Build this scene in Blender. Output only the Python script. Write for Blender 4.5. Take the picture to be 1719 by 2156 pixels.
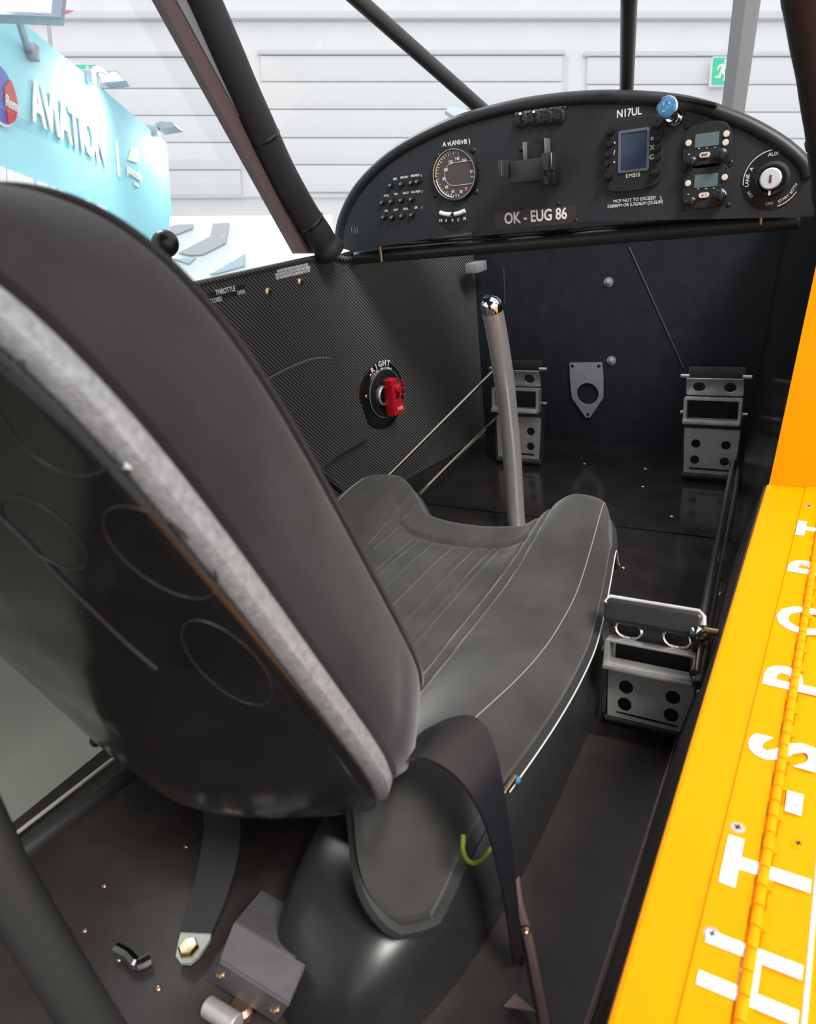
import bpy, bmesh, math, random
from mathutils import Vector, Matrix
random.seed(4)
V = Vector
PI = math.pi
for o in list(bpy.data.objects):
    bpy.data.objects.remove(o)
scene = bpy.context.scene
COL = scene.collection

# ------------------------------------------------------------------ camera
# World axes are the aircraft's: +X right, +Y forward, +Z up, cabin floor at Z = 0.
F_PX = 1524.0
CAM = V((0.40, 0.0, 0.54))
fwd = V((-0.4805, 0.7806, -0.3997)).normalized()
rgt = V((0.870, 0.4815, -0.1058)); rgt = (rgt - fwd * rgt.dot(fwd)).normalized()
upc = rgt.cross(fwd).normalized()
cd = bpy.data.cameras.new('camera')
cam = bpy.data.objects.new('camera', cd); COL.objects.link(cam)
cam.matrix_world = Matrix(((rgt.x, upc.x, -fwd.x, CAM.x), (rgt.y, upc.y, -fwd.y, CAM.y),
                           (rgt.z, upc.z, -fwd.z, CAM.z), (0, 0, 0, 1)))
cd.sensor_fit = 'VERTICAL'; cd.sensor_height = 36.0
cd.lens = F_PX / 2156.0 * 36.0
cd.clip_start = 0.02; cd.clip_end = 200
cd.dof.use_dof = True; cd.dof.focus_distance = 1.15; cd.dof.aperture_fstop = 11
scene.camera = cam

# ------------------------------------------------------------------ light
w = bpy.data.worlds.new('hall_air'); scene.world = w; w.use_nodes = True
w.node_tree.nodes['Background'].inputs[0].default_value = (0.97, 0.98, 1.0, 1)
w.node_tree.nodes['Background'].inputs[1].default_value = 1.35
scene.view_settings.view_transform = 'Standard'
scene.view_settings.look = 'None'
scene.view_settings.gamma = 1.0
scene.view_settings.use_curve_mapping = False
scene.view_settings.exposure = 0.0

def area(name, loc, target, size, power, col=(1, 1, 1)):
    l = bpy.data.lights.new(name, 'AREA'); l.size = size; l.energy = power; l.color = col
    o = bpy.data.objects.new(name, l); COL.objects.link(o)
    o.location = loc
    o.rotation_euler = (V(target) - V(loc)).to_track_quat('-Z', 'Y').to_euler()
    return o
area('hall_lamp_right', (3.2, -1.2, 4.6), (0.1, 0.5, 0.2), 1.6, 420, (1.0, 0.97, 0.93))
area('hall_lamp_left', (-3.6, 2.6, 4.4), (-0.1, 0.4, 0.3), 1.6, 200, (0.93, 0.97, 1.0))

# ------------------------------------------------------------------ survey helpers
def ray(px, py):
    return rgt * (px - 859.5) - upc * (py - 1078.0) + fwd * F_PX
def pt(px, py, x=None, y=None, z=None):
    """point of the cabin seen at a pixel of the photograph, on the plane X=, Y= or Z="""
    r = ray(px, py)
    if x is not None: t = (x - CAM.x) / r.x
    elif y is not None: t = (y - CAM.y) / r.y
    else: t = (z - CAM.z) / r.z
    return CAM + r * t
def ptd(px, py, d):
    return CAM + ray(px, py) * (d / F_PX)
# the hall stands level; the tail-wheel aircraft sits nose-up in it
PIT = math.radians(12.0)
HN = (fwd * math.cos(PIT) + upc * math.sin(PIT)).normalized()
HU = (upc * math.cos(PIT) - fwd * math.sin(PIT)).normalized()
HR = rgt.copy()
def hp(r, u, n): return CAM + HR * r + HU * u + HN * n
def hpx(px, py, n):
    r = ray(px, py)
    return CAM + r * (n / r.dot(HN))
def hplane(px, py, p0, nrm):
    r = ray(px, py)
    return CAM + r * ((p0 - CAM).dot(nrm) / r.dot(nrm))

# ------------------------------------------------------------------ materials
MATS = {}
def mat(name, col, rough=0.5, metal=0.0, noise=0.0, nscale=60.0, bump=0.0, bscale=200.0, sheen=0.0,
        spec=0.5, coat=0.0, emit=None, emits=1.0):
    if name in MATS: return MATS[name]
    m = bpy.data.materials.new(name); m.use_nodes = True
    nt = m.node_tree; b = nt.nodes['Principled BSDF']
    b.inputs['Base Color'].default_value = (*col, 1)
    b.inputs['Roughness'].default_value = rough
    b.inputs['Metallic'].default_value = metal
    b.inputs['Specular IOR Level'].default_value = spec
    b.inputs['Coat Weight'].default_value = coat
    if sheen:
        b.inputs['Sheen Weight'].default_value = sheen
        b.inputs['Sheen Roughness'].default_value = 0.35
    tc = nt.nodes.new('ShaderNodeTexCoord')
    if noise:
        n = nt.nodes.new('ShaderNodeTexNoise'); n.inputs['Scale'].default_value = nscale
        n.inputs['Detail'].default_value = 5
        mp = nt.nodes.new('ShaderNodeMapRange')
        mp.inputs['From Min'].default_value = 0.3; mp.inputs['From Max'].default_value = 0.7
        mp.inputs['To Min'].default_value = 1 - noise; mp.inputs['To Max'].default_value = 1 + noise
        mx = nt.nodes.new('ShaderNodeVectorMath'); mx.operation = 'SCALE'
        mx.inputs[0].default_value = col
        nt.links.new(tc.outputs['Object'], n.inputs['Vector'])
        nt.links.new(n.outputs['Fac'], mp.inputs['Value'])
        nt.links.new(mp.outputs['Result'], mx.inputs['Scale'])
        nt.links.new(mx.outputs['Vector'], b.inputs['Base Color'])
    if bump:
        n2 = nt.nodes.new('ShaderNodeTexNoise'); n2.inputs['Scale'].default_value = bscale
        n2.inputs['Detail'].default_value = 3
        bp = nt.nodes.new('ShaderNodeBump'); bp.inputs['Strength'].default_value = bump
        bp.inputs['Distance'].default_value = 0.002
        nt.links.new(tc.outputs['Object'], n2.inputs['Vector'])
        nt.links.new(n2.outputs['Fac'], bp.inputs['Height'])
        nt.links.new(bp.outputs['Normal'], b.inputs['Normal'])
    if emit:
        b.inputs['Emission Color'].default_value = (*emit, 1)
        b.inputs['Emission Strength'].default_value = emits
    MATS[name] = m
    return m

def weave_mat(name, c0, c1, s, rough=0.35):
    m = bpy.data.materials.new(name); m.use_nodes = True
    nt = m.node_tree; b = nt.nodes['Principled BSDF']
    tc = nt.nodes.new('ShaderNodeTexCoord'); sp = nt.nodes.new('ShaderNodeSeparateXYZ')
    nt.links.new(tc.outputs['Object'], sp.inputs[0])
    def mth(op, a, bb=None):
        n = nt.nodes.new('ShaderNodeMath'); n.operation = op
        for i, q in enumerate((a, bb)):
            if q is None: continue
            if isinstance(q, (int, float)): n.inputs[i].default_value = q
            else: nt.links.new(q, n.inputs[i])
        return n.outputs[0]
    fy = mth('FLOOR', mth('DIVIDE', sp.outputs['Y'], s)); fz = mth('FLOOR', mth('DIVIDE', sp.outputs['Z'], s))
    tw = mth('LESS_THAN', mth('FLOORED_MODULO', mth('ADD', fy, fz), 4.0), 2.0)
    mx = nt.nodes.new('ShaderNodeMix'); mx.data_type = 'RGBA'
    mx.inputs[6].default_value = (*c0, 1); mx.inputs[7].default_value = (*c1, 1)
    nt.links.new(tw, mx.inputs[0]); nt.links.new(mx.outputs[2], b.inputs['Base Color'])
    bp = nt.nodes.new('ShaderNodeBump'); bp.inputs['Strength'].default_value = 0.35; bp.inputs['Distance'].default_value = 0.0006
    nt.links.new(tw, bp.inputs['Height']); nt.links.new(bp.outputs['Normal'], b.inputs['Normal'])
    b.inputs['Roughness'].default_value = rough
    MATS[name] = m
    return m

M_carbon = weave_mat('carbon_twill', (0.014, 0.014, 0.016), (0.125, 0.12, 0.112), 0.0018, 0.42)
M_panel = mat('panel_black', (0.019, 0.020, 0.024), 0.55, noise=0.2, nscale=900, bump=0.15, bscale=2500)
M_rim = mat('padded_black', (0.016, 0.016, 0.017), 0.42, bump=0.1, bscale=1500)
M_black = mat('black_plastic', (0.010, 0.010, 0.011), 0.35)
M_blackm = mat('black_matt', (0.012, 0.012, 0.013), 0.7)
M_gloss = mat('black_gloss', (0.010, 0.010, 0.010), 0.16, noise=0.15, nscale=30)
M_fire = mat('firewall_black', (0.011, 0.0135, 0.020), 0.5, noise=0.25, nscale=40, bump=0.05)
M_floorb = mat('floor_black', (0.016, 0.014, 0.013), 0.14, noise=0.3, nscale=18)
M_floorc = mat('floor_brown', (0.028, 0.021, 0.019), 0.5, noise=0.3, nscale=30, bump=0.15, bscale=900)
M_suede = mat('suede', (0.050, 0.047, 0.044), 0.95, noise=0.28, nscale=14, bump=0.25, bscale=1800, sheen=0.35, spec=0.1)
M_suedeb = mat('suede_back', (0.027, 0.024, 0.026), 0.95, noise=0.22, nscale=14, bump=0.2, bscale=1600, sheen=0.28, spec=0.1)
M_strip = mat('grey_fabric_edge', (0.23, 0.23, 0.24), 0.8, noise=0.25, nscale=260, bump=0.4, bscale=900)
M_piping = mat('dark_piping', (0.022, 0.022, 0.022), 0.7)
M_thread = mat('pale_thread', (0.34, 0.32, 0.29), 0.7)
M_alu = mat('aluminium', (0.58, 0.56, 0.54), 0.48, 0.85, noise=0.1, nscale=80)
M_steel = mat('brushed_steel', (0.62, 0.58, 0.56), 0.36, 0.6, noise=0.08, nscale=120)
M_chrome = mat('chrome', (0.75, 0.75, 0.76), 0.1, 1.0)
M_brass = mat('brass', (0.62, 0.47, 0.25), 0.28, 1.0)
M_copper = mat('copper_head', (0.45, 0.27, 0.2), 0.3, 1.0)
M_rod = mat('rod_steel', (0.36, 0.34, 0.31), 0.25, 1.0)
M_white = mat('white_print', (0.80, 0.79, 0.77), 0.6)
M_offw = mat('white_paint', (0.86, 0.86, 0.86), 0.5)
M_orange = mat('orange_paint', (0.88, 0.305, 0.0), 0.45, noise=0.03, nscale=10, spec=0.1)
M_red = mat('red_anodised', (0.50, 0.008, 0.02), 0.32, 0.0, noise=0.1, nscale=200)
M_redp = mat('red_print', (0.55, 0.01, 0.04), 0.6)
M_blue = mat('blue_face', (0.06, 0.22, 0.42), 0.2, noise=0.35, nscale=260)
M_lcd = mat('lcd_grey', (0.13, 0.18, 0.20), 0.22)
M_glassd = mat('screen_dark', (0.035, 0.055, 0.095), 0.08)
M_lit = mat('lit_button', (0.78, 0.66, 0.58), 0.5)
M_yellow = mat('dial_yellow', (0.60, 0.46, 0.20), 0.6)
M_dial = mat('dial_brown', (0.075, 0.055, 0.052), 0.25, noise=0.1, nscale=400)
M_plate = mat('grey_plate', (0.23, 0.24, 0.26), 0.5, noise=0.1, nscale=90)
M_web = mat('webbing', (0.012, 0.012, 0.016), 0.36, bump=0.2, bscale=900)
M_pad = mat('padded_tube', (0.017, 0.016, 0.017), 0.65, bump=0.3, bscale=420)
M_tube = mat('dark_tube', (0.028, 0.028, 0.026), 0.4)
M_brown = mat('rail_brown', (0.15, 0.095, 0.092), 0.5)
M_greyr = mat('rail_grey', (0.27, 0.29, 0.31), 0.45)
M_lime = mat('lime_cord', (0.15, 0.22, 0.02), 0.4)
M_blade = mat('blade_grey', (0.17, 0.16, 0.165), 0.5)

# ------------------------------------------------------------------ building
WLOC = {}
def _place(o, parent, centre):
    WLOC[o.name] = V(centre)
    if parent is not None:
        o.parent = parent
        o.location = V(centre) - WLOC[parent.name]
    else:
        o.location = centre
def tag(o, label, cat=None, group=None, kind=None):
    if label: o['label'] = label
    if cat: o['category'] = cat
    if group: o['group'] = group
    if kind: o['kind'] = kind
    return o
def thing(name, loc, label, cat, group=None):
    o = bpy.data.objects.new(name, None); COL.objects.link(o)
    o.empty_display_size = 0.03
    _place(o, None, V(loc))
    return tag(o, label, cat, group)
def mesh_obj(name, me, m, parent=None, smooth=True, label=None):
    if len(me.vertices):
        lo = V([min(v.co[i] for v in me.vertices) for i in range(3)])
        hi = V([max(v.co[i] for v in me.vertices) for i in range(3)])
        c = (lo + hi) / 2
    else: c = V((0, 0, 0))
    me.transform(Matrix.Translation(-c))
    me.name = name
    me.materials.clear(); me.materials.append(m)
    if smooth:
        me.polygons.foreach_set('use_smooth', [True] * len(me.polygons))
        try: me.set_sharp_from_angle(angle=math.radians(38))
        except Exception: pass
    me.update()
    o = bpy.data.objects.new(name, me); COL.objects.link(o)
    _place(o, parent, c)
    if label: o['label'] = label
    return o
def pyd(name, verts, faces, m, parent=None, smooth=True, label=None):
    me = bpy.data.meshes.new(name)
    me.from_pydata([tuple(v) for v in verts], [], faces)
    bm = bmesh.new(); bm.from_mesh(me)
    bmesh.ops.recalc_face_normals(bm, faces=bm.faces)
    bm.to_mesh(me); bm.free()
    return mesh_obj(name, me, m, parent, smooth, label)
def bmo(name, bm, m, parent=None, smooth=True, label=None):
    me = bpy.data.meshes.new(name); bm.to_mesh(me); bm.free()
    return mesh_obj(name, me, m, parent, smooth, label)
def frame(ax, hint=None):
    ax = V(ax).normalized()
    h = V(hint) if hint is not None else (V((0, 0, 1)) if abs(ax.z) < 0.9 else V((0, 1, 0)))
    u = (h - ax * h.dot(ax)).normalized(); v = ax.cross(u)
    return u, v, ax
def box(name, c, ex, ey, ez, m, parent=None, bevel=0.0, label=None, smooth=True):
    """box with centre c and full edge vectors ex, ey, ez"""
    c, ex, ey, ez = V(c), V(ex), V(ey), V(ez)
    bm = bmesh.new(); bmesh.ops.create_cube(bm, size=1.0)
    for v in bm.verts: v.co = c + ex * v.co.x + ey * v.co.y + ez * v.co.z
    bmesh.ops.recalc_face_normals(bm, faces=bm.faces)
    if bevel: bmesh.ops.bevel(bm, geom=bm.edges[:], offset=bevel, segments=2, affect='EDGES', profile=0.6)
    return bmo(name, bm, m, parent, smooth, label)
def abox(name, lo, hi, m, parent=None, bevel=0.0, label=None):
    lo, hi = V(lo), V(hi); d = hi - lo
    return box(name, (lo + hi) / 2, (d.x, 0, 0), (0, d.y, 0), (0, 0, d.z), m, parent, bevel, label)
def lathe(name, prof, o, ax, m, parent=None, n=24, label=None, hint=None, caps=True):
    """prof: (radius, height) pairs along axis from o"""
    u, v, a = frame(ax, hint); o = V(o)
    vs, fs = [], []
    for r, h in prof:
        for k in range(n):
            t = 2 * PI * k / n
            vs.append(o + a * h + (u * math.cos(t) + v * math.sin(t)) * r)
    for i in range(len(prof) - 1):
        for k in range(n):
            fs.append((i * n + k, i * n + (k + 1) % n, (i + 1) * n + (k + 1) % n, (i + 1) * n + k))
    if caps: fs.append(tuple(range(n))); fs.append(tuple(range((len(prof) - 1) * n, len(prof) * n)))
    return pyd(name, vs, fs, m, parent, True, label)
def cyl(name, p0, p1, r, m, parent=None, n=16, r1=None, label=None):
    p0, p1 = V(p0), V(p1); L = (p1 - p0).length; r1 = r if r1 is None else r1
    e = min(r * 0.15, L * 0.1)
    return lathe(name, [(r - e, 0), (r, e), (r1, L - e), (r1 - e, L)], p0, p1 - p0, m, parent, n, label)
def crom(pts, k=8):
    pts = [V(p) for p in pts]; out = []
    P = [pts[0] * 2 - pts[1]] + pts + [pts[-1] * 2 - pts[-2]]
    for i in range(1, len(P) - 2):
        for j in range(k):
            t = j / k
            a, b, c, d = P[i - 1], P[i], P[i + 1], P[i + 2]
            out.append(0.5 * ((2 * b) + (c - a) * t + (2 * a - 5 * b + 4 * c - d) * t * t + (3 * b - a - 3 * c + d) * t ** 3))
    out.append(pts[-1])
    return out
def sweep(name, path, r, m, parent=None, n=12, label=None, closed=False, rfun=None):
    path = [V(p) for p in path]; N = len(path); vs, fs = [], []
    u = None
    for i, p in enumerate(path):
        if closed: d = path[(i + 1) % N] - path[i - 1]
        else: d = path[min(i + 1, N - 1)] - path[max(i - 1, 0)]
        d = d.normalized() if d.length > 1e-9 else V((0, 0, 1))
        if u is None: u = frame(d)[0]
        u = (u - d * u.dot(d)).normalized(); v = d.cross(u)
        rr = r if rfun is None else rfun(i / (N - 1))
        for k in range(n):
            t = 2 * PI * k / n
            vs.append(p + (u * math.cos(t) + v * math.sin(t)) * rr)
    for i in range(N if closed else N - 1):
        j = (i + 1) % N
        for k in range(n):
            fs.append((i * n + k, i * n + (k + 1) % n, j * n + (k + 1) % n, j * n + k))
    if not closed:
        fs.append(tuple(range(n))); fs.append(tuple(range((N - 1) * n, N * n)))
    return pyd(name, vs, fs, m, parent, True, label)
def plate(name, outlines, o, ex, ey, th, m, parent=None, bevel=0.0, label=None):
    """flat plate; outlines in (ex, ey) metres, first the outer edge, then holes; thickness centred on o"""
    cu = bpy.data.curves.new(name, 'CURVE'); cu.dimensions = '2D'; cu.fill_mode = 'BOTH'
    cu.extrude = max(th / 2 - bevel, 0.00001); cu.bevel_depth = bevel; cu.bevel_resolution = 1
    if bevel: cu.offset = -bevel
    for ol in outlines:
        s = cu.splines.new('POLY'); s.points.add(len(ol) - 1)
        for i, q in enumerate(ol): s.points[i].co = (q[0], q[1], 0, 1)
        s.use_cyclic_u = True
    return _curve_mesh(name, cu, o, ex, ey, m, parent, label)
def _curve_mesh(name, cu, o, ex, ey, m, parent, label):
    tmp = bpy.data.objects.new('tmp', cu); COL.objects.link(tmp)
    dg = bpy.context.evaluated_depsgraph_get(); dg.update()
    me = bpy.data.meshes.new_from_object(tmp.evaluated_get(dg))
    bpy.data.objects.remove(tmp); bpy.data.curves.remove(cu)
    ex = V(ex).normalized(); ey = V(ey).normalized(); ez = ex.cross(ey); o = V(o)
    me.transform(Matrix(((ex.x, ey.x, ez.x, o.x), (ex.y, ey.y, ez.y, o.y), (ex.z, ey.z, ez.z, o.z), (0, 0, 0, 1))))
    return mesh_obj(name, me, m, parent, True, label)
def text(body, o, ex, ey, size, m, parent, bold=0.0, align='CENTER', name='lettering', th=0.0003, sx=1.0, shear=0.0, space=1.0, label=None):
    cu = bpy.data.curves.new(name, 'FONT'); cu.body = body
    cu.size = size; cu.align_x = align; cu.align_y = 'CENTER'
    cu.extrude = th; cu.offset = bold * size; cu.shear = shear; cu.space_character = space
    cu.resolution_u = 3
    tmp = bpy.data.objects.new('tmp', cu); COL.objects.link(tmp)
    dg = bpy.context.evaluated_depsgraph_get(); dg.update()
    me = bpy.data.meshes.new_from_object(tmp.evaluated_get(dg))
    bpy.data.objects.remove(tmp); bpy.data.curves.remove(cu)
    ex = V(ex).normalized(); ey = V(ey); ey = (ey - ex * ey.dot(ex)).normalized(); ez = ex.cross(ey); o = V(o)
    me.transform(Matrix(((ex.x * sx, ey.x, ez.x, o.x), (ex.y * sx, ey.y, ez.y, o.y), (ex.z * sx, ey.z, ez.z, o.z), (0, 0, 0, 1))))
    return mesh_obj(name, me, m, parent, False, label)
def ell(cx, cy, rx, ry, n=20, rot=0.0):
    out = []
    for k in range(n):
        t = 2 * PI * k / n
        a, b = rx * math.cos(t), ry * math.sin(t)
        out.append((cx + a * math.cos(rot) - b * math.sin(rot), cy + a * math.sin(rot) + b * math.cos(rot)))
    return out
def rrect(cx, cy, w, h, r, n=5):
    out = []
    for sx, sy, a0 in ((1, 1, 0), (-1, 1, PI / 2), (-1, -1, PI), (1, -1, 1.5 * PI)):
        for k in range(n + 1):
            a = a0 + PI / 2 * k / n
            out.append((cx + sx * (w / 2 - r) + r * math.cos(a), cy + sy * (h / 2 - r) + r * math.sin(a)))
    return out
def screw(name, c, nrm, r, m, parent=None, cross=True, label=None, dome=0.45):
    s = lathe(name, [(r, -r * 0.2), (r, r * 0.08), (r * 0.8, r * dome * 0.7), (r * 0.4, r * dome), (r * 0.05, r * dome * 1.05)], c, nrm, m, parent, 14, label)
    if cross:
        u, v, a = frame(nrm, (0.3, 0.8, 0.5)); top = V(c) + a * (r * dome * 1.02)
        vs, fs = [], []
        for p, q in ((u, v), (v, u)):
            k = len(vs)
            for i, j, h in [(i, j, h) for h in (-.06, .1) for i, j in ((-1, -1), (1, -1), (1, 1), (-1, 1))]:
                vs.append(top + p * i * r * 0.42 + q * j * r * 0.1 + a * h * r)
            fs += [(k, k + 1, k + 2, k + 3), (k + 4, k + 5, k + 6, k + 7)] + [(k + i, k + (i + 1) % 4, k + 4 + (i + 1) % 4, k + 4 + i) for i in range(4)]
        pyd('recess_shade', vs, fs, M_black, s, False)  # raised black cross stands in for the shade of a driver recess
    return s
def ribbon(name, pts, wv, th, m, parent=None, k=10, label=None):
    P = crom(pts, k); W = crom(wv, k); vs, fs = [], []
    N = len(P)
    for i in range(N):
        d = (P[min(i + 1, N - 1)] - P[max(i - 1, 0)]).normalized()
        nn = d.cross(W[i]).normalized() * th / 2
        for s, q in ((-.5, 1), (.5, 1), (.5, -1), (-.5, -1)): vs.append(P[i] + W[i] * s + nn * q)
    for i in range(N - 1):
        for j in range(4):
            a = i * 4
            fs.append((a + j, a + (j + 1) % 4, a + 4 + (j + 1) % 4, a + 4 + j))
    fs += [(0, 1, 2, 3), (N * 4 - 4, N * 4 - 3, N * 4 - 2, N * 4 - 1)]
    return pyd(name, vs, fs, m, parent, True, label)
def structure(o, label=None):
    o['kind'] = 'structure'
    if label: o['label'] = label
    return o
def slab(name, pts, th, m, parent=None, bevel=0.0, label=None):
    """plate through a planar polygon of 3D points, thickened away from its normal"""
    pts = [V(p) for p in pts]
    n = V((0, 0, 0))
    for i in range(len(pts)): n += pts[i].cross(pts[(i + 1) % len(pts)])
    n.normalize(); N = len(pts)
    vs = pts + [p - n * th for p in pts]
    fs = [tuple(range(N)), tuple(range(2 * N - 1, N - 1, -1))] + [(i, i + N, (i + 1) % N + N, (i + 1) % N) for i in range(N)]
    return pyd(name, vs, fs, m, parent, False, label)
def sst(a, b, x):
    t = max(0.0, min(1.0, (x - a) / (b - a))); return t * t * (3 - 2 * t)
# ================================================================== cabin shell
def translucent(name, col):
    m = bpy.data.materials.new(name); m.use_nodes = True; nt = m.node_tree
    b = nt.nodes['Principled BSDF']; b.inputs['Base Color'].default_value = (*col, 1); b.inputs['Roughness'].default_value = .8
    t = nt.nodes.new('ShaderNodeBsdfTranslucent'); t.inputs[0].default_value = (*col, 1)
    mx = nt.nodes.new('ShaderNodeMixShader'); mx.inputs[0].default_value = 0.6
    n = nt.nodes.new('ShaderNodeTexNoise'); n.inputs['Scale'].default_value = 1200
    bp = nt.nodes.new('ShaderNodeBump'); bp.inputs['Strength'].default_value = .2
    nt.links.new(n.outputs['Fac'], bp.inputs['Height']); nt.links.new(bp.outputs['Normal'], b.inputs['Normal'])
    nt.links.new(b.outputs[0], mx.inputs[1]); nt.links.new(t.outputs[0], mx.inputs[2])
    nt.links.new(mx.outputs[0], nt.nodes['Material Output'].inputs['Surface'])
    return m
def pane_mat(name, tint=(.97, .98, .98), refl=0.04):
    m = bpy.data.materials.new(name); m.use_nodes = True; nt = m.node_tree
    t = nt.nodes.new('ShaderNodeBsdfTransparent'); t.inputs[0].default_value = (*tint, 1)
    g = nt.nodes.new('ShaderNodeBsdfGlossy'); g.inputs['Roughness'].default_value = .02
    mx = nt.nodes.new('ShaderNodeMixShader'); mx.inputs[0].default_value = refl
    nt.links.new(t.outputs[0], mx.inputs[1]); nt.links.new(g.outputs[0], mx.inputs[2])
    nt.links.new(mx.outputs[0], nt.nodes['Material Output'].inputs['Surface'])
    return m
M_fabric = translucent('fuselage_fabric', (0.36, 0.36, 0.31))
M_pane = pane_mat('acrylic')

XL, XLF, XR = -0.35, -0.285, 0.308       # left wall, left wall at firewall, floor's right edge
YP, YF = 1.10, 1.50                      # instrument panel, firewall
floor = structure(slab('floor', [(XL, YP, 0), (XR, YP, 0), (.30, YF, 0), (XL, YF, 0)], .01, M_floorb), 'glossy black cabin floor')
abox('floor_panel', (XL, .60, -.010), (XR, YP - .002, -.0012), M_floorb, floor)
abox('floor_panel', (-.27, -.5, -.012), (XR, .598, 0), M_floorc, floor)
for px, py in ((1355, 1024), (1231, 976), (1313, 1195), (1416, 1087), (1360, 987)):
    screw('rivet', pt(px, py, z=0.0005), (0, 0, 1), .0032, M_brass, floor, False)
for px, py in ((392, 1781), (219, 1864), (178, 1958), (250, 2019), (333, 2080)):
    screw('floor_screw', pt(px, py, z=0.0005), (0, 0, 1), .0028, M_copper, floor, False)

# left wall: carbon sidewall tapering to the firewall
wall_left = structure(slab('wall_left', [(XL, .50, 0.0), (XL, YP, 0.0), (XL, YP, .459), (XL, .50, .459)], .004, M_carbon), 'carbon weave cabin sidewall')
slab('sidewall_front', [(XL, YP, 0), (XLF, YF, 0), (XLF, YF, .48), (XL, YP, .459)], .004, M_carbon, wall_left)
sweep('sidewall_edge', crom([(XL, .50, .459), (XL, .7, .460), (XL, 1.0, .461), (XL + .001, 1.06, .459), (XL + .004, 1.10, .450), (XL + .012, 1.16, .446)], 10), .0042, M_carbon, wall_left, 8)
# raised pocket cover
pk = [(500, 832), (555, 800), (600, 776), (650, 757), (690, 756), (716, 775), (738, 825), (764, 900), (765, 915), (748, 930), (700, 958), (665, 985), (600, 1020), (500, 1060)]
pk3 = crom([pt(x, y, x=XL) for x, y in pk], 4)
slab('pocket_cover', [(XL + .006, p.y, p.z) for p in pk3], .008, M_carbon, wall_left)
sweep('pocket_edge', [(XL + .006, p.y, p.z) for p in pk3], .0022, mat('carbon_edge', (.16, .16, .16), .35), wall_left, 6)
sweep('bottom_flange', [pt(672, 985, x=XL + .004), pt(735, 1046, x=XL + .004)], .006, M_carbon, wall_left, 8)
for px, py in ((565, 615), (633, 594)):
    screw('sidewall_screw', pt(px, py, x=XL + .0005), (1, 0, 0), .0068, M_brass, wall_left, True)

# aft left fabric skin and the low longeron in front of it
wall_rear_left = structure(slab('wall_rear_left', [(-.37, -.6, -.22), (-.37, .62, -.22), (-.37, .62, .455), (-.37, -.6, .455)], .002, M_fabric), 'pale fabric fuselage skin')

# right wall under the door sill, and forward of the door
wall_right = structure(slab('wall_right', [(XR, -.4, 0), (.340, -.4, .168), (.350, .917, .168), (XR, .917, 0)], .004, M_floorc), 'dark inner wall under the door sill')
sweep('seam_highlight', [pt(1225, 2190, z=.004), pt(1250, 2120, z=.004), pt(1355, 1790, z=.004), pt(1440, 1520, z=.004), (XR - .002, .95, .004)], .0028, M_brown, wall_right, 8)  # thin brown line drawn in place of the highlight along the floor seam
PA, PB = pt(1721, 556, y=.950), pt(1775, 380, y=.962)
cols = [[V((XR, .925, 0)), V((.3545, .925, .165)), PA + V((.002, .004, 0)), PB + V((.004, .004, 0))],
        [V((.302, 1.10, 0)), V((.345, 1.10, .168)), V((.385, 1.10, .40)), V((.39, 1.10, .48))],
        [V((.275, YF, 0)), V((.290, YF, .168)), V((.31, YF, .40)), V((.32, YF, .50))]]
wall_fr = structure(pyd('wall_front_right', [p for c in cols for p in c], [(i * 4 + j, i * 4 + 4 + j, i * 4 + 5 + j, i * 4 + 1 + j) for i in range(2) for j in range(3)], M_gloss), 'glossy black wall beside the pedals')
# firewall
wall_front = structure(slab('wall_front', [(-.30, YF, -.01), (.32, YF, -.01), (.33, YF, .505), (-.31, YF, .505)], .01, M_fire), 'black firewall behind the pedals')
sweep('crease', [pt(1325, 520, y=YF - .001), pt(1440, 775, y=YF - .001)], .0016, mat('crease_grey', (.05, .05, .055), .4), wall_front, 6)
sweep('crease', [pt(1061, 565, y=YF - .02), pt(1064, 640, y=YF - .02)], .0012, mat('crease_grey', (.05, .05, .055), .4), wall_front, 6)
for px, py in ((1282, 594), (1288, 759)):
    lathe('washer', [(.0095, -.001), (.0095, .0012), (.0055, .0016), (.0050, .005), (.003, .0065)], pt(px, py, y=YF), (0, -1, 0), M_plate, wall_front, 16)
box('cable_box', pt(1003, 562, y=YF - .05), (.028, 0, 0), (0, .05, 0), (0, 0, .020), M_plate, wall_front, .003)
# shield-shaped plate with a round hole
sp = thing('cover_plate', pt(1236, 815, y=YF), 'grey shield-shaped plate with a round hole on the black firewall', 'plate')
so = pt(1236, 815, y=YF - .003)
def L2(px, py, o): q = pt(px, py, y=o.y); return (q.x - o.x, q.z - o.z)
ol = [L2(*q, so) for q in ((1200, 764), (1268, 763), (1271, 790), (1271, 838), (1243, 879), (1234, 879), (1205, 838), (1201, 800))]
cx, cz = L2(1238, 829, so)
plate('plate', [ol, ell(cx, cz, .0235, .0235, 28)], so, (1, 0, 0), (0, 0, 1), .003, M_plate, sp, .0004)
for q in ((1206, 770), (1262, 770), (1239, 872)):
    screw('screw', pt(*q, y=YF - .0045), (0, -1, 0), .0035, M_black, sp, False)

# cabin roof and rear bulkhead close the cabin above and behind
ceiling = structure(abox('ceiling', (-.46, -1.2, .985), (.42, .72, 1.005), M_blackm), 'cabin roof above the seats')
wall_back = structure(abox('wall_back', (-.40, -1.22, -.1), (.40, -1.2, .985), M_blackm), 'rear cabin bulkhead')

# ------------------------------------------------ windows
window_1 = structure(slab('window_1', [(-.375, .05, .462), (-.375, 1.03, .462), (-.375, .80, .90), (-.375, .05, .98)], .002, M_pane), 'left side window pane')
sill = abox('window_sill', (-.395, .10, .447), (-.356, 1.045, .456), mat('sill_white', (.75, .76, .78), .35), window_1, .002)
abox('window_track', (-.372, .10, .456), (-.369, 1.0, .459), M_brown, window_1)
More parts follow.
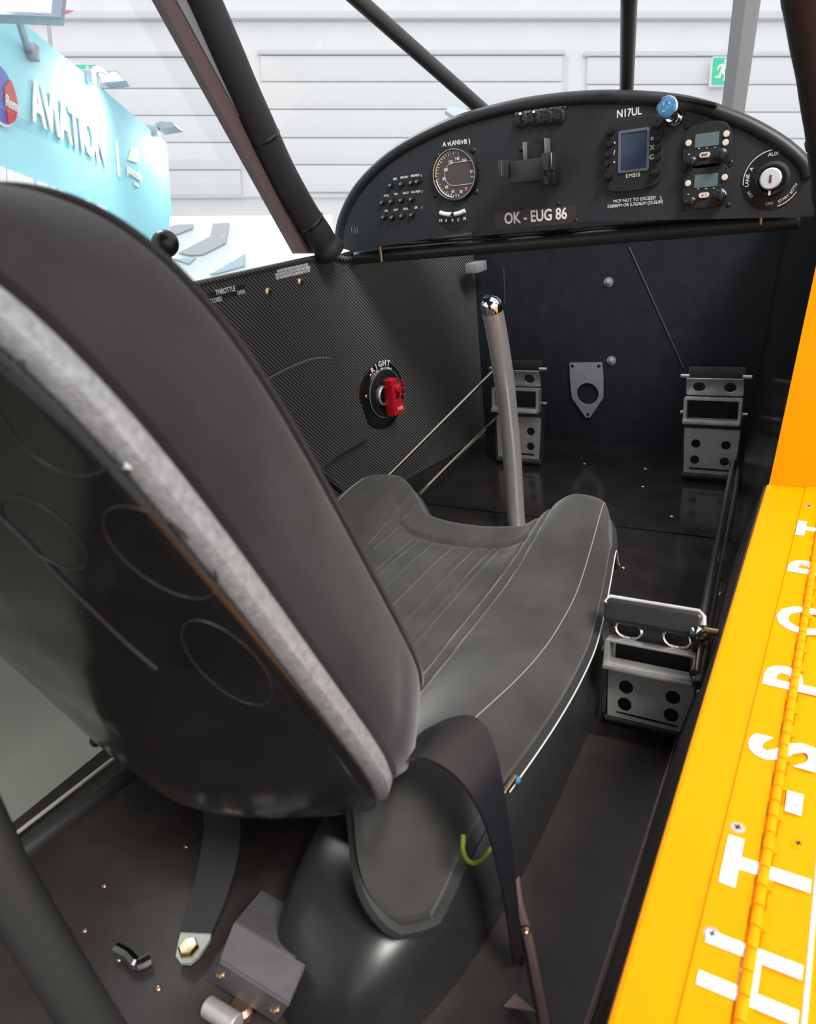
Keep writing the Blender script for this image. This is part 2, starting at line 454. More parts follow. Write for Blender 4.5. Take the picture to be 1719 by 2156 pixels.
# flat window-frame rail running up behind the left pillar
ra = [pt(622, 528, x=-.372), pt(660, 528, x=-.372), pt(378, -60, x=-.372), pt(305, -60, x=-.372)]
rb = [pt(345, 0, x=-.36), pt(640, 528, x=-.36)]
def rail(name, pxs, x0, x1, m, par):
    vs = []
    for xx in (x0, x1):
        for q in pxs: vs.append(pt(*q, x=x0) + V((xx - x0, 0, 0)))
    n = len(pxs)
    fs = [tuple(range(n)), tuple(range(n, 2 * n))] + [(i, (i + 1) % n, n + (i + 1) % n, n + i) for i in range(n)]
    return pyd(name, vs, fs, m, par, False)
wf = thing('window_frame', (-.36, 1.04, .46), 'slim brown and grey window frame rail behind the left padded post', 'window frame')
rail('outer_rail', [(309, -50), (345, -50), (662, 533), (629, 533)], -.352, -.364, M_brown, wf)
rail('inner_rail', [(345, -50), (372, -50), (672, 533), (662, 533)], -.350, -.358, M_greyr, wf)
# windscreen
vs, fs = [], []
NS, NT = 24, 8
for j in range(NT + 1):
    t = j / NT
    for i in range(NS + 1):
        s = -1 + 2 * i / NS
        yb = 1.40 - .36 * s * s; zb = .60 - .12 * abs(s) ** 3
        yt = .76 - .06 * s * s; zt = .985
        vs.append((s * (.385 + .02 * t), yb + (yt - yb) * t, zb + (zt - zb) * (t + .35 * t * (1 - t))))
for j in range(NT):
    for i in range(NS):
        a = j * (NS + 1) + i
        fs.append((a, a + 1, a + NS + 2, a + NS + 1))
window_2 = structure(pyd('window_2', vs, fs, M_pane), 'clear curved windscreen')

# ------------------------------------------------ posts and tubes
def to_roof(path, z=.985):
    """carry a post on in a straight line until it meets the cabin roof"""
    d = path[-1] - path[-2]
    return path + [path[-1] + d * ((z - path[-1].z) / d.z)] if path[-1].z < z - .01 else path
def pillar(name, path, r, label, folds):
    n0 = len(path); path = to_roof(path)
    folds = [f * (n0 - 1) / (len(path) - 1) for f in folds]
    t = thing(name, path[0], label, 'post')
    P = crom(path, 14)
    sweep('padding', P, r, M_pad, t, 18, rfun=lambda s: r * (1 + .035 * math.sin(s * 46) * (1 if s < .22 else .25) + .06 * math.exp(-((s - .05) / .05) ** 2)))
    for f in folds:
        i = int(f * (len(P) - 1)); d = (P[min(i + 1, len(P) - 1)] - P[i - 1]).normalized()
        lathe('tie_band', [(r * 1.01, -.003), (r * 1.06, -.001), (r * 1.06, .001), (r * 1.01, .003)], P[i], d, M_black, t, 18)
    return t
lp = [pt(700, 534, x=-.33), pt(668, 492, x=-.338), pt(600, 380, x=-.345), pt(520, 210, x=-.345), pt(428, 0, x=-.345), pt(370, -130, x=-.345)]
pillar('padded_post', lp, .0235, 'black padded windscreen post on the left, beside the window frame rail', (.27, .52))
rp = [pt(1770, 470, y=1.09), pt(1758, 400, y=1.05), pt(1750, 300, y=1.0), pt(1732, 150, y=.93), pt(1709, 0, y=.86), pt(1690, -150, y=.80)]
pillar('padded_post', rp, .0235, 'black padded windscreen post at the right edge of the picture', (.42,))
def tubething(name, path, r, label, m=M_tube, cat='tube'):
    o = sweep(name, crom(to_roof([V(p) for p in path]), 6), r, m, None, 16)
    return tag(o, label, cat)
tubething('brace_tube', [pt(1030, 245, y=1.20), pt(1010, 226, y=1.18), pt(755, 0, y=1.0), pt(700, -49, y=.965)], .0105, 'dark tube slanting up to the left from the panel top')
tubething('brace_tube', [pt(1319, 215, y=1.20), pt(1320, 190, y=1.18), pt(1325, 0, y=1.0), pt(1326, -60, y=.96)], .0095, 'dark upright tube rising from the top of the instrument panel')
ct = thing('cross_tube', (0, 1.13, .452), 'dark tube running across the cabin under the instrument panel', 'tube')
cyl('tube', (-.345, 1.13, .447), (.35, 1.13, .455), .0105, M_tube, ct, 16)
bf = pt(802, 530, y=1.115)
lathe('brass_fitting', [(.008, .012), (.008, .015), (.0035, .016), (.003, .0), (.0026, -.016)], bf, (0, 0, 1), M_brass, ct, 14)
bf2 = pt(1604, 462, y=1.115)
lathe('brass_fitting', [(.006, .004), (.006, .006), (.003, .007), (.0026, -.006)], bf2, (0, 0, 1), M_brass, ct, 14)

# blade beyond the windscreen
bl = [pt(1519 - 280 * .107, 240 + 280, y=1.9), pt(1566 - 270 * .145, 250 + 270, y=1.9), pt(1611 + 100 * .145, -160, y=1.9), pt(1552 + 100 * .107, -160, y=1.9)]
vs = []
for q in bl: vs += [q + V((0, -.006, 0)), q + V((0, .006, 0))]
mids = [(bl[0] + bl[1]) / 2, (bl[2] + bl[3]) / 2]
vs += [mids[0] + V((0, -.016, 0)), mids[1] + V((0, -.016, 0))]
o = pyd('propeller_blade', vs, [(0, 8, 9, 6), (8, 2, 4, 9), (1, 3, 5, 7), (0, 1, 7, 6), (2, 4, 5, 3), (0, 8, 2, 3, 1), (6, 7, 5, 4, 9)], M_blade)
tag(o, 'flat grey upright blade seen through the windscreen at right', 'blade')
# ================================================================== front seat
seat = thing('front_seat', (0, .5, .10), 'charcoal suede bucket seat with black shell back', 'seat')
AL = math.radians(24.0)
BU = V((0, -math.sin(AL), math.cos(AL))); BN = V((0, math.cos(AL), math.sin(AL))); B0 = V((0, .286, .17))
def bk(a, b, o): return B0 + V((a, 0, 0)) + BU * b + BN * o
def outline(o, inset=0.0, n=240, bot=None):
    """back outline at forward offset o from the shell rim, pulled in by inset"""
    k = max(0.0, min(1.0, o / .08))
    hw = .200 - .012 * k - inset
    top = .428 - .038 * k - inset; bot = (-.015 if bot is None else bot) + inset; bm = .15
    out = []
    for i in range(n):
        t = 2 * PI * i / n
        c, s = math.cos(t), math.sin(t)
        p = 5.0 if s >= 0 else 4.5
        a = hw * math.copysign(abs(c) ** (2 / p), c)
        b = bm + (top - bm if s >= 0 else bm - bot) * math.copysign(abs(s) ** (2 / p), s)
        if s < 0: a *= 1 - .10 * abs(s) ** 3
        if a < 0: a *= 1 - .42 * (1 - sst(-.04, .30, b))
        out.append((a, b))
    return out
def rings(name, defs, m, par, cap=True, zf=None, bot=None, crease=None):
    vs, fs = [], []
    n = 240
    for o, ins in defs:
        for a, b in outline(max(o, 0), ins, n, bot):
            oo = o + (zf(a, b, ins) if zf else 0)
            if crease: a -= math.copysign(crease(abs(a), b, o), a)
            vs.append(bk(a, b, oo))
    for i in range(len(defs) - 1):
        for k in range(n): fs.append((i * n + k, i * n + (k + 1) % n, (i + 1) * n + (k + 1) % n, (i + 1) * n + k))
    if cap:
        fs.append(tuple(range((len(defs) - 1) * n, len(defs) * n)))
    return pyd(name, vs, fs, m, par, True)
def fold(a, b, o):
    if a < .12: return 0
    k = math.exp(-((o - .042) / .020) ** 2)
    return k * sum(d * math.exp(-((b - b0 - sl * (o - .04)) / w_) ** 2) for b0, sl, d, w_ in
                   ((.235, .9, .0035, .006), (.262, .6, .0020, .005), (.196, .9, .0028, .006), (.150, 1.0, .0020, .008), (.178, 1.1, .0018, .005), (.085, .6, .0018, .008), (.31, .5, -.0022, .02)))
rings('back_cushion', [(.013, .002), (.016, -.005), (.024, -.010), (.036, -.011), (.050, -.009), (.062, -.007), (.072, -.005), (.080, -.002), (.085, .004), (.087, .012), (.086, .022), (.082, .034), (.070, .05), (.056, .075), (.048, .1), (.046, .13)], M_suedeb, seat, crease=fold)
sw = rings('shell_edge', [(-.002, .006), (.0, -.001), (.003, -.004), (.010, -.004), (.014, -.001), (.014, .006)], M_strip, seat, False)
sw['label'] = 'pale grey woven edge band'
SB0 = -.020
def lut(x, tab):
    if x <= tab[0][0]: return tab[0][1]
    for (x0, y0), (x1, y1) in zip(tab, tab[1:]):
        if x <= x1: return y0 + (y1 - y0) * sst(0, 1, (x - x0) / (x1 - x0))
    return tab[-1][1]
def shell_o(sx, b):
    """the shell bulges aft in a low off-centre ridge"""
    D = lut(b, ((-.03, .014), (.055, .045), (.085, .044), (.13, .034), (.19, .027), (.23, .021), (.36, .010), (.43, .004)))
    s0 = .30
    if sx < s0: e = ((s0 - sx) / (1 + s0)); f = 1 - e ** 1.05
    else: e = (sx - s0) / (1 - s0); f = 1 - e ** 2
    return -.004 - D * f
def shell_hw(b):
    t = max(-1.0, min(1.0, (b - .15) / (.428 - .15) if b > .15 else (b - .15) / (.15 - SB0)))
    return .199 * max(0.0, 1 - abs(t) ** (5 if t > 0 else 4)) ** (1 / (5.0 if t > 0 else 4.0))
def shell_a(sx, b):
    h = shell_hw(b)
    if sx < 0: h *= 1 - .42 * (1 - sst(-.04, .30, b))
    return sx * h
vs, fs = [], []
NBs, NAs = 60, 48
for j in range(NBs + 1):
    b = SB0 + .0005 + (.4275 - SB0 - .0005) * (.5 - .5 * math.cos(PI * j / NBs))
    for i in range(NAs + 1):
        sx = -1 + 2 * i / NAs
        vs.append(bk(shell_a(sx, b), b, shell_o(sx, b)))
for j in range(NBs):
    for i in range(NAs):
        a = j * (NAs + 1) + i
        fs.append((a, a + 1, a + NAs + 2, a + NAs + 1))
sh = pyd('back_shell', vs, fs, M_gloss, seat)
md = sh.modifiers.new('thick', 'SOLIDIFY'); md.thickness = .003; md.offset = 0
sh['label'] = 'glossy black moulded shell'
def shell_pt(px, py, lift=.0019):
    """first point of the shell met along a sight line"""
    r = ray(px, py).normalized(); t = .10; last = None
    while t < .8:
        P = CAM + r * t - B0
        a, b, o = P.x, P.dot(BU), P.dot(BN)
        h = max(abs(shell_a(math.copysign(1, a), b)), .02)
        if abs(a) < h and o > shell_o(a / h, b) - lift: return CAM + r * t
        t += .0008
    return None
sweep('front_piping', [bk(a, b, .079) for a, b in outline(.079, -.0035)], .0022, M_suedeb, seat, 6, closed=True)
M_ridge = mat('shell_ridge', (.014, .014, .015), .6)
def pxoval(cx, cy, ra, rb, rot):
    out = []
    for x, y in ell(0, 0, ra, rb, 36, math.radians(rot)):
        p = shell_pt(cx + x, cy + y)
        if p is not None: out.append(p)
    return out
for cx, cy, ra_, rb_, rot in ((118, 880, 150, 92, 42), (338, 1163, 142, 62, 36), (92, 1122, 110, 44, 38), (478, 1395, 120, 52, 42)):
    P = pxoval(cx, cy, ra_, rb_, rot)
    if len(P) > 12: sweep('oval_ridge', P, .0005, M_ridge, sh, 6)
P = [shell_pt(*q) for q in ((0, 1088), (60, 1148), (130, 1222), (200, 1290), (265, 1352), (330, 1408))]
P = [p for p in P if p is not None]
if len(P) > 2: sweep('moulded_rib', crom(P, 5), .0014, M_ridge, sh, 8)
p = shell_pt(262, 985)
if p is not None: screw('shell_screw', p, -BN, .0030, M_chrome, sh, False)
# bent metal handle low on the shell side
sweep('recline_handle', crom([pt(706, 1555, x=.16), pt(708, 1600, x=.16), pt(718, 1650, x=.165), pt(728, 1688, x=.17)], 6), .0035, M_gloss, seat, 10)

# ---- seat cushion as one shaped surface
def Yf(u):
    a = abs(u)
    return .825 + .058 * math.exp(-((a - .68) / .30) ** 2) - .055 * sst(.84, 1.0, a) ** 2
def Yr(u):
    a = abs(u)
    return .338 - (.070 if u > 0 else .02) * sst(.48, .86, a) + .020 * sst(.90, 1.0, a)
def HW(v):
    return .203 + .019 * math.sin(PI * min(1, max(0, (v - .08) / .92))) ** 1.2 - .002 * sst(.82, 1, v)
GX = (-.106, -.093, .093, .106)
PL = (-.062, -.052, -.030, .0, .030, .052, .062)
def seat_z(x, u, v):
    a = abs(u)
    z = .118 + .012 * a * a
    z += .040 * sst(.32, .66, a) * sst(.62, .95, v) + .008 * (1 - sst(.25, .55, a)) * sst(.80, .97, v)
    wing = sst(.45, .84, a) * (1 - sst(.02, .55, v)) * (1.0 if u > 0 else .5)
    z += .048 * wing
    z -= .012 * (1 - sst(.2, .6, a)) * (1 - sst(.0, .5, v))
    # roll off to the rim
    ws = sst(.78, 1.0, a) ** 2
    z += (.086 + .020 * sst(0, .2, v) + .040 * sst(.62, .95, v) - z) * ws
    wr = (1 - sst(0, .15, v)) ** 2 * sst(.40, .66, a)
    z += (.118 - .032 * sst(.74, 1.0, a) - z) * wr
    z -= .036 * sst(.92, 1.0, v) ** 2
    # stitched grooves
    inp = sst(.06, .12, v)
    for g in GX: z -= .0035 * math.exp(-((x - g) / .0022) ** 2) * inp * (1 - sst(.93, .98, v))
    if v < .845:
        for g in PL: z -= .0016 * math.exp(-((x - g) / .0022) ** 2) * inp
        if abs(x) < .093: z -= .003 * sst(.70, .845, v)
    if abs(x) < .095: z -= .005 * math.exp(-((v - .848) / .006) ** 2)
    return z
NU, NV = 200, 150
vs, fs = [], []
for j in range(NV + 1):
    v = j / NV
    for i in range(NU + 1):
        u = -1 + 2 * i / NU
        x = u * HW(v); y0, y1 = Yr(u), Yf(u)
        vs.append(V((x, y0 + (y1 - y0) * v, seat_z(x, u, v))))
for j in range(NV):
    for i in range(NU):
        a = j * (NU + 1) + i
        fs.append((a, a + 1, a + NU + 2, a + NU + 1))
bl_ = [i for i in range(NU + 1)] + [j * (NU + 1) + NU for j in range(1, NV + 1)] + [NV * (NU + 1) + i for i in range(NU - 1, -1, -1)] + [j * (NU + 1) for j in range(NV - 1, 0, -1)]
rim_pts = [vs[i].copy() for i in bl_]
base = len(vs)
for i in bl_:
    p = vs[i]; vs.append(V((p.x, p.y, p.z - .010)))
for k in range(len(bl_)):
    k2 = (k + 1) % len(bl_)
    fs.append((bl_[k], bl_[k2], base + k2, base + k))
cush = pyd('seat_cushion', vs, fs, M_suede, seat)
def loop_at(frac, dz, lo=0.0, hi=1.0):
    """points along the right edge at |u| = frac, rear to front"""
    out = []
    for j in range(61):
        v = lo + (hi - lo) * j / 60
        x = frac * HW(v); y0, y1 = Yr(frac), Yf(frac)
        out.append(V((x, y0 + (y1 - y0) * v, seat_z(x, frac, v) + dz)))
    return out
sweep('seam_thread', loop_at(.87, .0002, .20, .96), .00045, M_thread, cush, 5)
sweep('seam_thread', [V((-p.x, p.y, p.z)) for p in loop_at(.87, .0002, .20, .96)], .00045, M_thread, cush, 5)
# dark piping and pan shell under the cushion
pp = [p + V((0, 0, -.012)) for p in rim_pts][::3]
sweep('rim_piping', pp, .0065, M_piping, seat, 8, closed=True)
right = [p for p in rim_pts if p.x > .12 and .40 < p.y < .80]
right.sort(key=lambda p: p.y)
sweep('edge_bead', [p + V((.0062, 0, -.010)) for p in right if p.x > .17][::2], .0007, mat('edge_bead', (.72, .72, .72), .4), seat, 6)
vs, fs = [], []
lev = [(1.0, -.014), (.985, -.024), (.93, -.038), (.80, -.048)]
n = len(pp)
cen = V((0, .56, 0))
for s, dz in lev:
    for p in rim_pts[::3]:
        q = cen + (V((p.x, p.y, 0)) - cen) * s
        vs.append(V((q.x, q.y, p.z + dz)))
for i in range(len(lev) - 1):
    for k in range(n): fs.append((i * n + k, i * n + (k + 1) % n, (i + 1) * n + (k + 1) % n, (i + 1) * n + k))
fs.append(tuple(range((len(lev) - 1) * n, len(lev) * n)))
pyd('seat_pan', vs, fs, M_gloss, seat)

# ---- moulded pedestal under the seat
ped_l = [(1.0, 0.0), (.995, .010), (.985, .03), (.95, .05), (.88, .066), (.76, .076), (.5, .08)]
vs, fs = [], []
n = 72
def pedxy(t, s):
    c, q = math.cos(t), math.sin(t)
    p = 3.2
    x = .138 + .086 * math.copysign(abs(c) ** (2 / p), c)
    y = .50 + (.27 if q > 0 else .282) * math.copysign(abs(q) ** (2 / (2.6 if q < 0 else 4)), q)
    cx, cy = .138, .5
    return cx + (x - cx) * s, cy + (y - cy) * s
for s, h in ped_l:
    for k in range(n):
        x, y = pedxy(2 * PI * k / n, s); vs.append((x, y, h))
for i in range(len(ped_l) - 1):
    for k in range(n): fs.append((i * n + k, i * n + (k + 1) % n, (i + 1) * n + (k + 1) % n, (i + 1) * n + k))
fs.append(tuple(range((len(ped_l) - 1) * n, len(ped_l) * n)))
o = pyd('seat_pedestal', vs, fs, mat('pedestal_black', (.020, .021, .020), .34, noise=.1, nscale=20))
tag(o, 'glossy black moulded base bulging under the front seat', 'seat base')

# ---- lap belt over the right hip bolster
lb = thing('lap_belt', (.25, .30, .0), 'black ribbed lap belt looped over the right side of the seat', 'seat belt')
bp_ = [(850, 1580, .185), (900, 1556, .198), (950, 1552, .210), (995, 1588, .222), (1026, 1655, .234), (1048, 1735, .242), (1066, 1830, .246), (1080, 1930, .248), (1092, 2030, .250)]
wd = [(88, -78)] * 3 + [(70, -74), (52, -52), (40, -20), (30, -6), (22, -2), (20, 0)]
ribbon('webbing', [pt(a, b, x=c) for a, b, c in bp_], [pt(a + p, b + q, x=c) - pt(a, b, x=c) for (a, b, c), (p, q) in zip(bp_, wd)], .0022, M_web, lb, 10)
abox('anchor_plate', (.236, .195, -.0005), (.266, .240, .004), M_steel, lb, .001)
# buckle hook and lime cord hanging beside the cushion
hk = thing('seat_latch', pt(1075, 1660, x=.215), 'small chrome latch with blue tip under the seat edge', 'latch')
cyl('pin', pt(1060, 1672, x=.218), pt(1085, 1636, x=.218), .0028, M_chrome, hk, 10)
lathe('blue_tip', [(.002, -.002), (.0032, 0), (.0026, .003), (.001, .004)], pt(1087, 1641, x=.219), (1, -.3, .2), M_blue, hk, 12)
sweep('spring', [pt(1058, 1672, x=.218), pt(1060, 1700, x=.216), pt(1063, 1722, x=.214)], .0016, M_steel, hk, 8)
o = sweep('lime_cord', crom([pt(976, 1760, x=.222), pt(975, 1790, x=.222), pt(985, 1812, x=.222), pt(1003, 1817, x=.222), pt(1020, 1806, x=.222), pt(1034, 1786, x=.222)], 6), .0017, M_lime, None, 8)
tag(o, 'thin lime green cord loop hanging below the seat', 'cord')
# ================================================================== instrument panel
EX, EZ, AFT = V((1, 0, 0)), V((0, 0, 1)), V((0, -1, 0))
panel = thing('instrument_panel', (0, YP, .47), 'black arched instrument panel with gauges, radios and switches', 'instrument panel')
arc_px = [(706, 503), (714, 462), (737, 411), (772, 366), (822, 321), (882, 284), (952, 251), (1022, 228), (1100, 209), (1180, 198), (1250, 194), (1320, 195), (1400, 201), (1470, 213), (1540, 236), (1600, 263), (1660, 300), (1704, 340), (1716, 370)]
arc = crom([pt(x, y, y=YP) for x, y in arc_px], 5)
bot = [pt(x, y, y=YP) for x, y in ((1722, 456), (1600, 459), (1400, 463), (1210, 467), (1050, 479), (900, 503), (740, 529), (712, 520))]
po = V((0, YP + .002, .5))
plate('panel_face', [[(p.x, p.z - .5) for p in arc + bot]], po, EX, EZ, .004, M_panel, panel)
inn = []
cpt = V((0, YP, .50))
for p in arc: inn.append(p + (cpt - p).normalized() * .0070 + V((0, .003, 0)))
sweep('padded_rim', inn, .0092, M_rim, panel, 14)
# glare-shield deck running forward from the rim
vs, fs = [], []
for k, (yy, s, dz) in enumerate(((YP + .004, 1.0, 0), (YP + .06, .995, .0), (1.21, .975, -.006))):
    for p in arc: vs.append((p.x * s, yy, .47 + (p.z - .47) * s + dz))
n = len(arc)
for k in range(2):
    for i in range(n - 1): fs.append((k * n + i, k * n + i + 1, (k + 1) * n + i + 1, (k + 1) * n + i))
gd = pyd('glare_shield', vs, fs, M_rim, panel)
box('rim_cover', pt(1470, 211, y=YP - .004) + V((0, 0, -.001)), pt(1512, 218, y=YP) - pt(1428, 203, y=YP), (0, .03, 0), V((.0006, 0, .004)), M_black, panel, .001)
# lower flange with oval lightening holes
bx0, bx1 = -.30, .33
slabo = V((0, YP + .022, .466))
plate('lower_flange', [[(bx0, -.018), (bx1, -.018), (bx1, .018), (bx0, .018)]] + [ell(x, 0, .038, .010, 20) for x in (-.22, -.125, -.03, .08)], slabo, EX, V((0, 1, -.25)), .002, M_rim, panel)

def pp_(px, py, d=.0006): return pt(px, py, y=YP - d)
def ptext(s, px, py, h, m=M_white, bold=.012, par=None, d=.0006, sx=1.0, **k):
    return text(s, pp_(px, py, d), EX, EZ, h, m, par or panel, bold, sx=sx, **k)

# ---- breaker rows
rows = [((825, 390), (847, 387), (868, 384), (881, 382)), ((807, 426), (826, 424), (847, 421), (868, 419), (881, 418)), ((810, 457), (828, 457), (848, 454), (869, 452), (882, 450))]
for r in rows:
    for q in r[:4]:
        b = lathe('breaker', [(.0054, 0), (.0054, .002), (.0036, .0025), (.0036, .0065), (.003, .0072)], pp_(*q, 0), AFT, M_black, panel, 14)
        lathe('breaker_cap', [(.0018, .0072), (.0018, .0076), (.001, .0077)], pp_(*q, 0), AFT, M_greyr, b, 10)
for s, x, y in (('GEN', 832, 377), ('ENG BAT', 852, 373.5), ('AVIONICS', 874, 370), (')', 887, 369), ('STALL', 814, 412), ('TRIM', 834, 409), ('AS-ALT', 855, 406.5), ('ENG MON', 876, 404), (')', 889.5, 403), ('USB', 814, 444), ('COM', 834, 442), ('XPDR', 854.5, 440), ('GPS', 876, 437.5), (')', 889, 436.5)):
    ptext(s, x, y, .0047, bold=.015, sx=.74)
for x in (741, 748, 753): box('slot_mark', pp_(x, 485), (.0006, 0, 0), (0, .0006, 0), (0, 0, .010), M_greyr, panel)

# ---- toggle row under the rim
for i, (x, y) in enumerate(((1099, 254), (1127, 250), (1152, 248), (1177, 245))):
    b = lathe('toggle_switch', [(.0105, 0), (.0105, .004), (.008, .0055), (.0045, .006), (.004, .009)], pp_(x, y, 0), AFT, M_black, panel, 18)
    c0 = pp_(x, y, .008)
    cyl('lever', c0, c0 + V((.003, -.013, .008 if i < 2 else -.004)), .0014, M_chrome if i < 2 else M_black, b, 10, r1=.0021)
for s, x, y in (('MASTER', 1098, 237), ('AVIONICS', 1123, 232), ('AUX FP', 1149, 227.5), ('ENG BAT', 1175, 224), (')', 1191, 221.5)):
    ptext(s, x, y, .0062, bold=.015, sx=.85)

# ---- airspeed dial
ac = pp_(960, 367, 0)
asi = lathe('airspeed_dial', [(.0385, 0), (.0385, .004), (.0365, .007), (.0345, .007), (.0340, .003)], ac, AFT, M_black, panel, 48, 'round airspeed dial with white numerals')
lathe('dial_face', [(.0342, .0030), (.0342, .0034)], ac, AFT, M_dial, asi, 48)
lathe('bezel_ring', [(.0355, .0065), (.0352, .0076), (.0345, .0076), (.0342, .0060)], ac, AFT, M_chrome, asi, 48, caps=False)
for s, x, y in (('160', 978, 337.5), ('140', 963, 334.5), ('120', 949, 341.5), ('100', 939, 358), ('80', 935, 377), ('60', 941, 394), ('40', 954, 404), ('20', 971, 404), ('0', 982, 398)):
    text(s, pt(x, y, y=YP - .0042), EX, EZ, .0066, M_white, asi, .005, sx=.75, name='numeral')
text('IAS', pt(996, 361, y=YP - .0042), EX, EZ, .0068, M_white, asi, .002, name='numeral')
text('mph', pt(997, 371.5, y=YP - .0042), EX, EZ, .0048, M_white, asi, .002, name='numeral')
for k in range(26):
    a = math.radians(-82 - k * 8.2)
    l = .0045 if k % 2 else .003
    u_ = V((math.cos(a), 0, math.sin(a)))
    c0 = ac + AFT * .0040 + u_ * (.0315 - l / 2)
    box('tick', c0, u_ * l, (0, .0005, 0), AFT.cross(u_) * .0009, M_yellow if 5 < k < 16 else M_white, asi)
av = [(.0322 * math.cos(math.radians(a)), .0322 * math.sin(math.radians(a))) for a in range(98, 186, 6)]
sweep('yellow_arc', [ac + AFT * .004 + V((x, 0, z)) for x, z in av], .0009, M_yellow, asi, 6)
av = [(.0322 * math.cos(math.radians(a)), .0322 * math.sin(math.radians(a))) for a in range(188, 262, 6)]
sweep('white_arc', [ac + AFT * .004 + V((x, 0, z)) for x, z in av], .0008, M_white, asi, 6)
dl = [(.031, .016), (.0, .016), (-.010, .0135), (-.0155, .007), (-.0165, 0), (-.0155, -.008), (-.010, -.0135), (-.004, -.0155), (.029, -.0155)]
sweep('display_outline', [ac + AFT * .0042 + V((x, 0, z)) for x, z in dl], .00035, M_white, asi, 5)
tp = pt(984, 402.5, y=YP - .0043)
plate('red_pointer', [[(-.002, .003), (.002, .003), (.0005, -.004)]], tp, EX, EZ, .0005, M_redp, asi)
for x, y in ((921, 328), (997, 317), (917, 411), (1003, 404)): screw('corner_screw', pp_(x, y, .0), AFT, .0042, M_black, panel, False)
ptext('A', 936, 304.5, .0088, bold=.02); ptext('LANE', 959, 301, .0088, bold=.02, sx=.85); ptext('B )', 984, 298, .0088, bold=.02)
for x, y in ((945, 303.5), (974, 299.5)): plate('arrow', [[(-.002, .002), (.002, .002), (0, -.003)]], pp_(x, y), EX, EZ, .0005, M_white, panel)

# ---- slip indicator
sc = pp_(956, 455, 0)
sl = lathe('slip_indicator', [(.0255, 0), (.0255, .0004), (.025, .0006)], sc + V((0, 0, .004)), AFT, M_panel, panel, 40, 'slip indicator with white curved tube')
for s0, s1 in ((-.0225, -.0022), (.0022, .0205)):
    P = [sc + AFT * .002 + V((s0 + (s1 - s0) * i / 10, 0, .0025 + 9 * (s0 + (s1 - s0) * i / 10) ** 2)) for i in range(11)]
    sweep('tube', P, .0033, M_offw, sl, 10)
lathe('ball', [(.0005, -.0028), (.0023, -.0015), (.0028, 0), (.0023, .0015), (.0005, .0028)], sc + AFT * .0055 + V((0, 0, .0027)), AFT, M_blackm, sl, 12)
for s, x, y in (('10', 928, 464.5), ('5', 940, 464.5), ('0', 953, 464), ('5', 965, 463), ('10', 978, 460.5)):
    text(s, pp_(x, y, .0034), EX, EZ, .0060, M_white, sl, .01, name='numeral')
    
# ---- registration sticker
stk = box('registration_sticker', pp_(1126, 458, .0005), EX * .126, (0, .0006, 0), EZ * .024, mat('sticker_brown', (.045, .030, .030), .35), panel)
text('OK - EUG 86', pp_(1127, 456, .0012), EX, EZ, .0218, M_white, stk, .022, sx=.80)
for x, y in ((1097, 437), (1176, 429), (1212, 464)): screw('panel_screw', pp_(x, y, 0), AFT, .003, M_black, panel, False)

# ---- engine monitor
ec = pp_(1336, 322, 0)
oc = [(-.036, .026), (-.024, .040), (.022, .042), (.036, .032), (.037, -.028), (.024, -.044), (-.022, -.046), (-.036, -.034)]
em = plate('engine_monitor', [crom([V((a, b, 0)) for a, b in oc + oc[:1]], 4)[:-1]], ec + AFT * .003, EX, EZ, .006, M_blackm, panel, .001, 'engine monitor with portrait screen')
q = [pt(x, y, y=YP - .0066) for x, y in ((1306, 280), (1366, 271), (1365, 354), (1303, 363))]
mid = (q[0] + q[1] + q[2] + q[3]) / 4
wS, hS = (q[1] - q[0]).length, (q[0] - q[3]).length
plate('screen_bezel', [rrect(0, 0, wS + .004, hS + .004, .003), rrect(0, 0, wS - .003, hS - .003, .001)], mid, EX, EZ, .0022, mat('screen_bezel', (.12, .13, .15), .2), em, .0004)
box('screen', mid + AFT * -.0006, EX * (wS - .002), (0, .001, 0), EZ * (hS - .002), M_glassd, em)
for x, y in ((1287, 276), (1387, 261), (1283, 371), (1382, 362)): lathe('corner_knob', [(.0058, 0), (.0058, .006), (.0045, .010), (.002, .0105)], pp_(x, y, .006), AFT, M_black, em, 14)
for x, y in ((1286, 303), (1283, 325), (1281, 343), (1388, 291), (1388, 310), (1387, 331)): lathe('side_button', [(.0045, 0), (.0045, .008), (.0035, .0095)], pp_(x, y, .004), AFT, M_black, em, 12)
for s, x, y in (('o', 1374, 290.5), ('X', 1374, 311), ('G', 1373, 331)): text(s, pt(x, y, y=YP - .0064), EX, EZ, .0085, M_white, em, .015)
for s, x, y in (('\u2022', 1295, 301), ('/', 1294, 322), ('\u2022', 1294, 342)): text(s, pt(x, y, y=YP - .0064), EX, EZ, .008, M_white, em, .015)
text('EMSIS', pt(1333, 369.5, y=YP - .0064), EX, EZ, .0070, M_white, em, .01, space=1.15)
ptext('N17UL', 1325, 237.5, .0130, bold=.02, sx=.84)

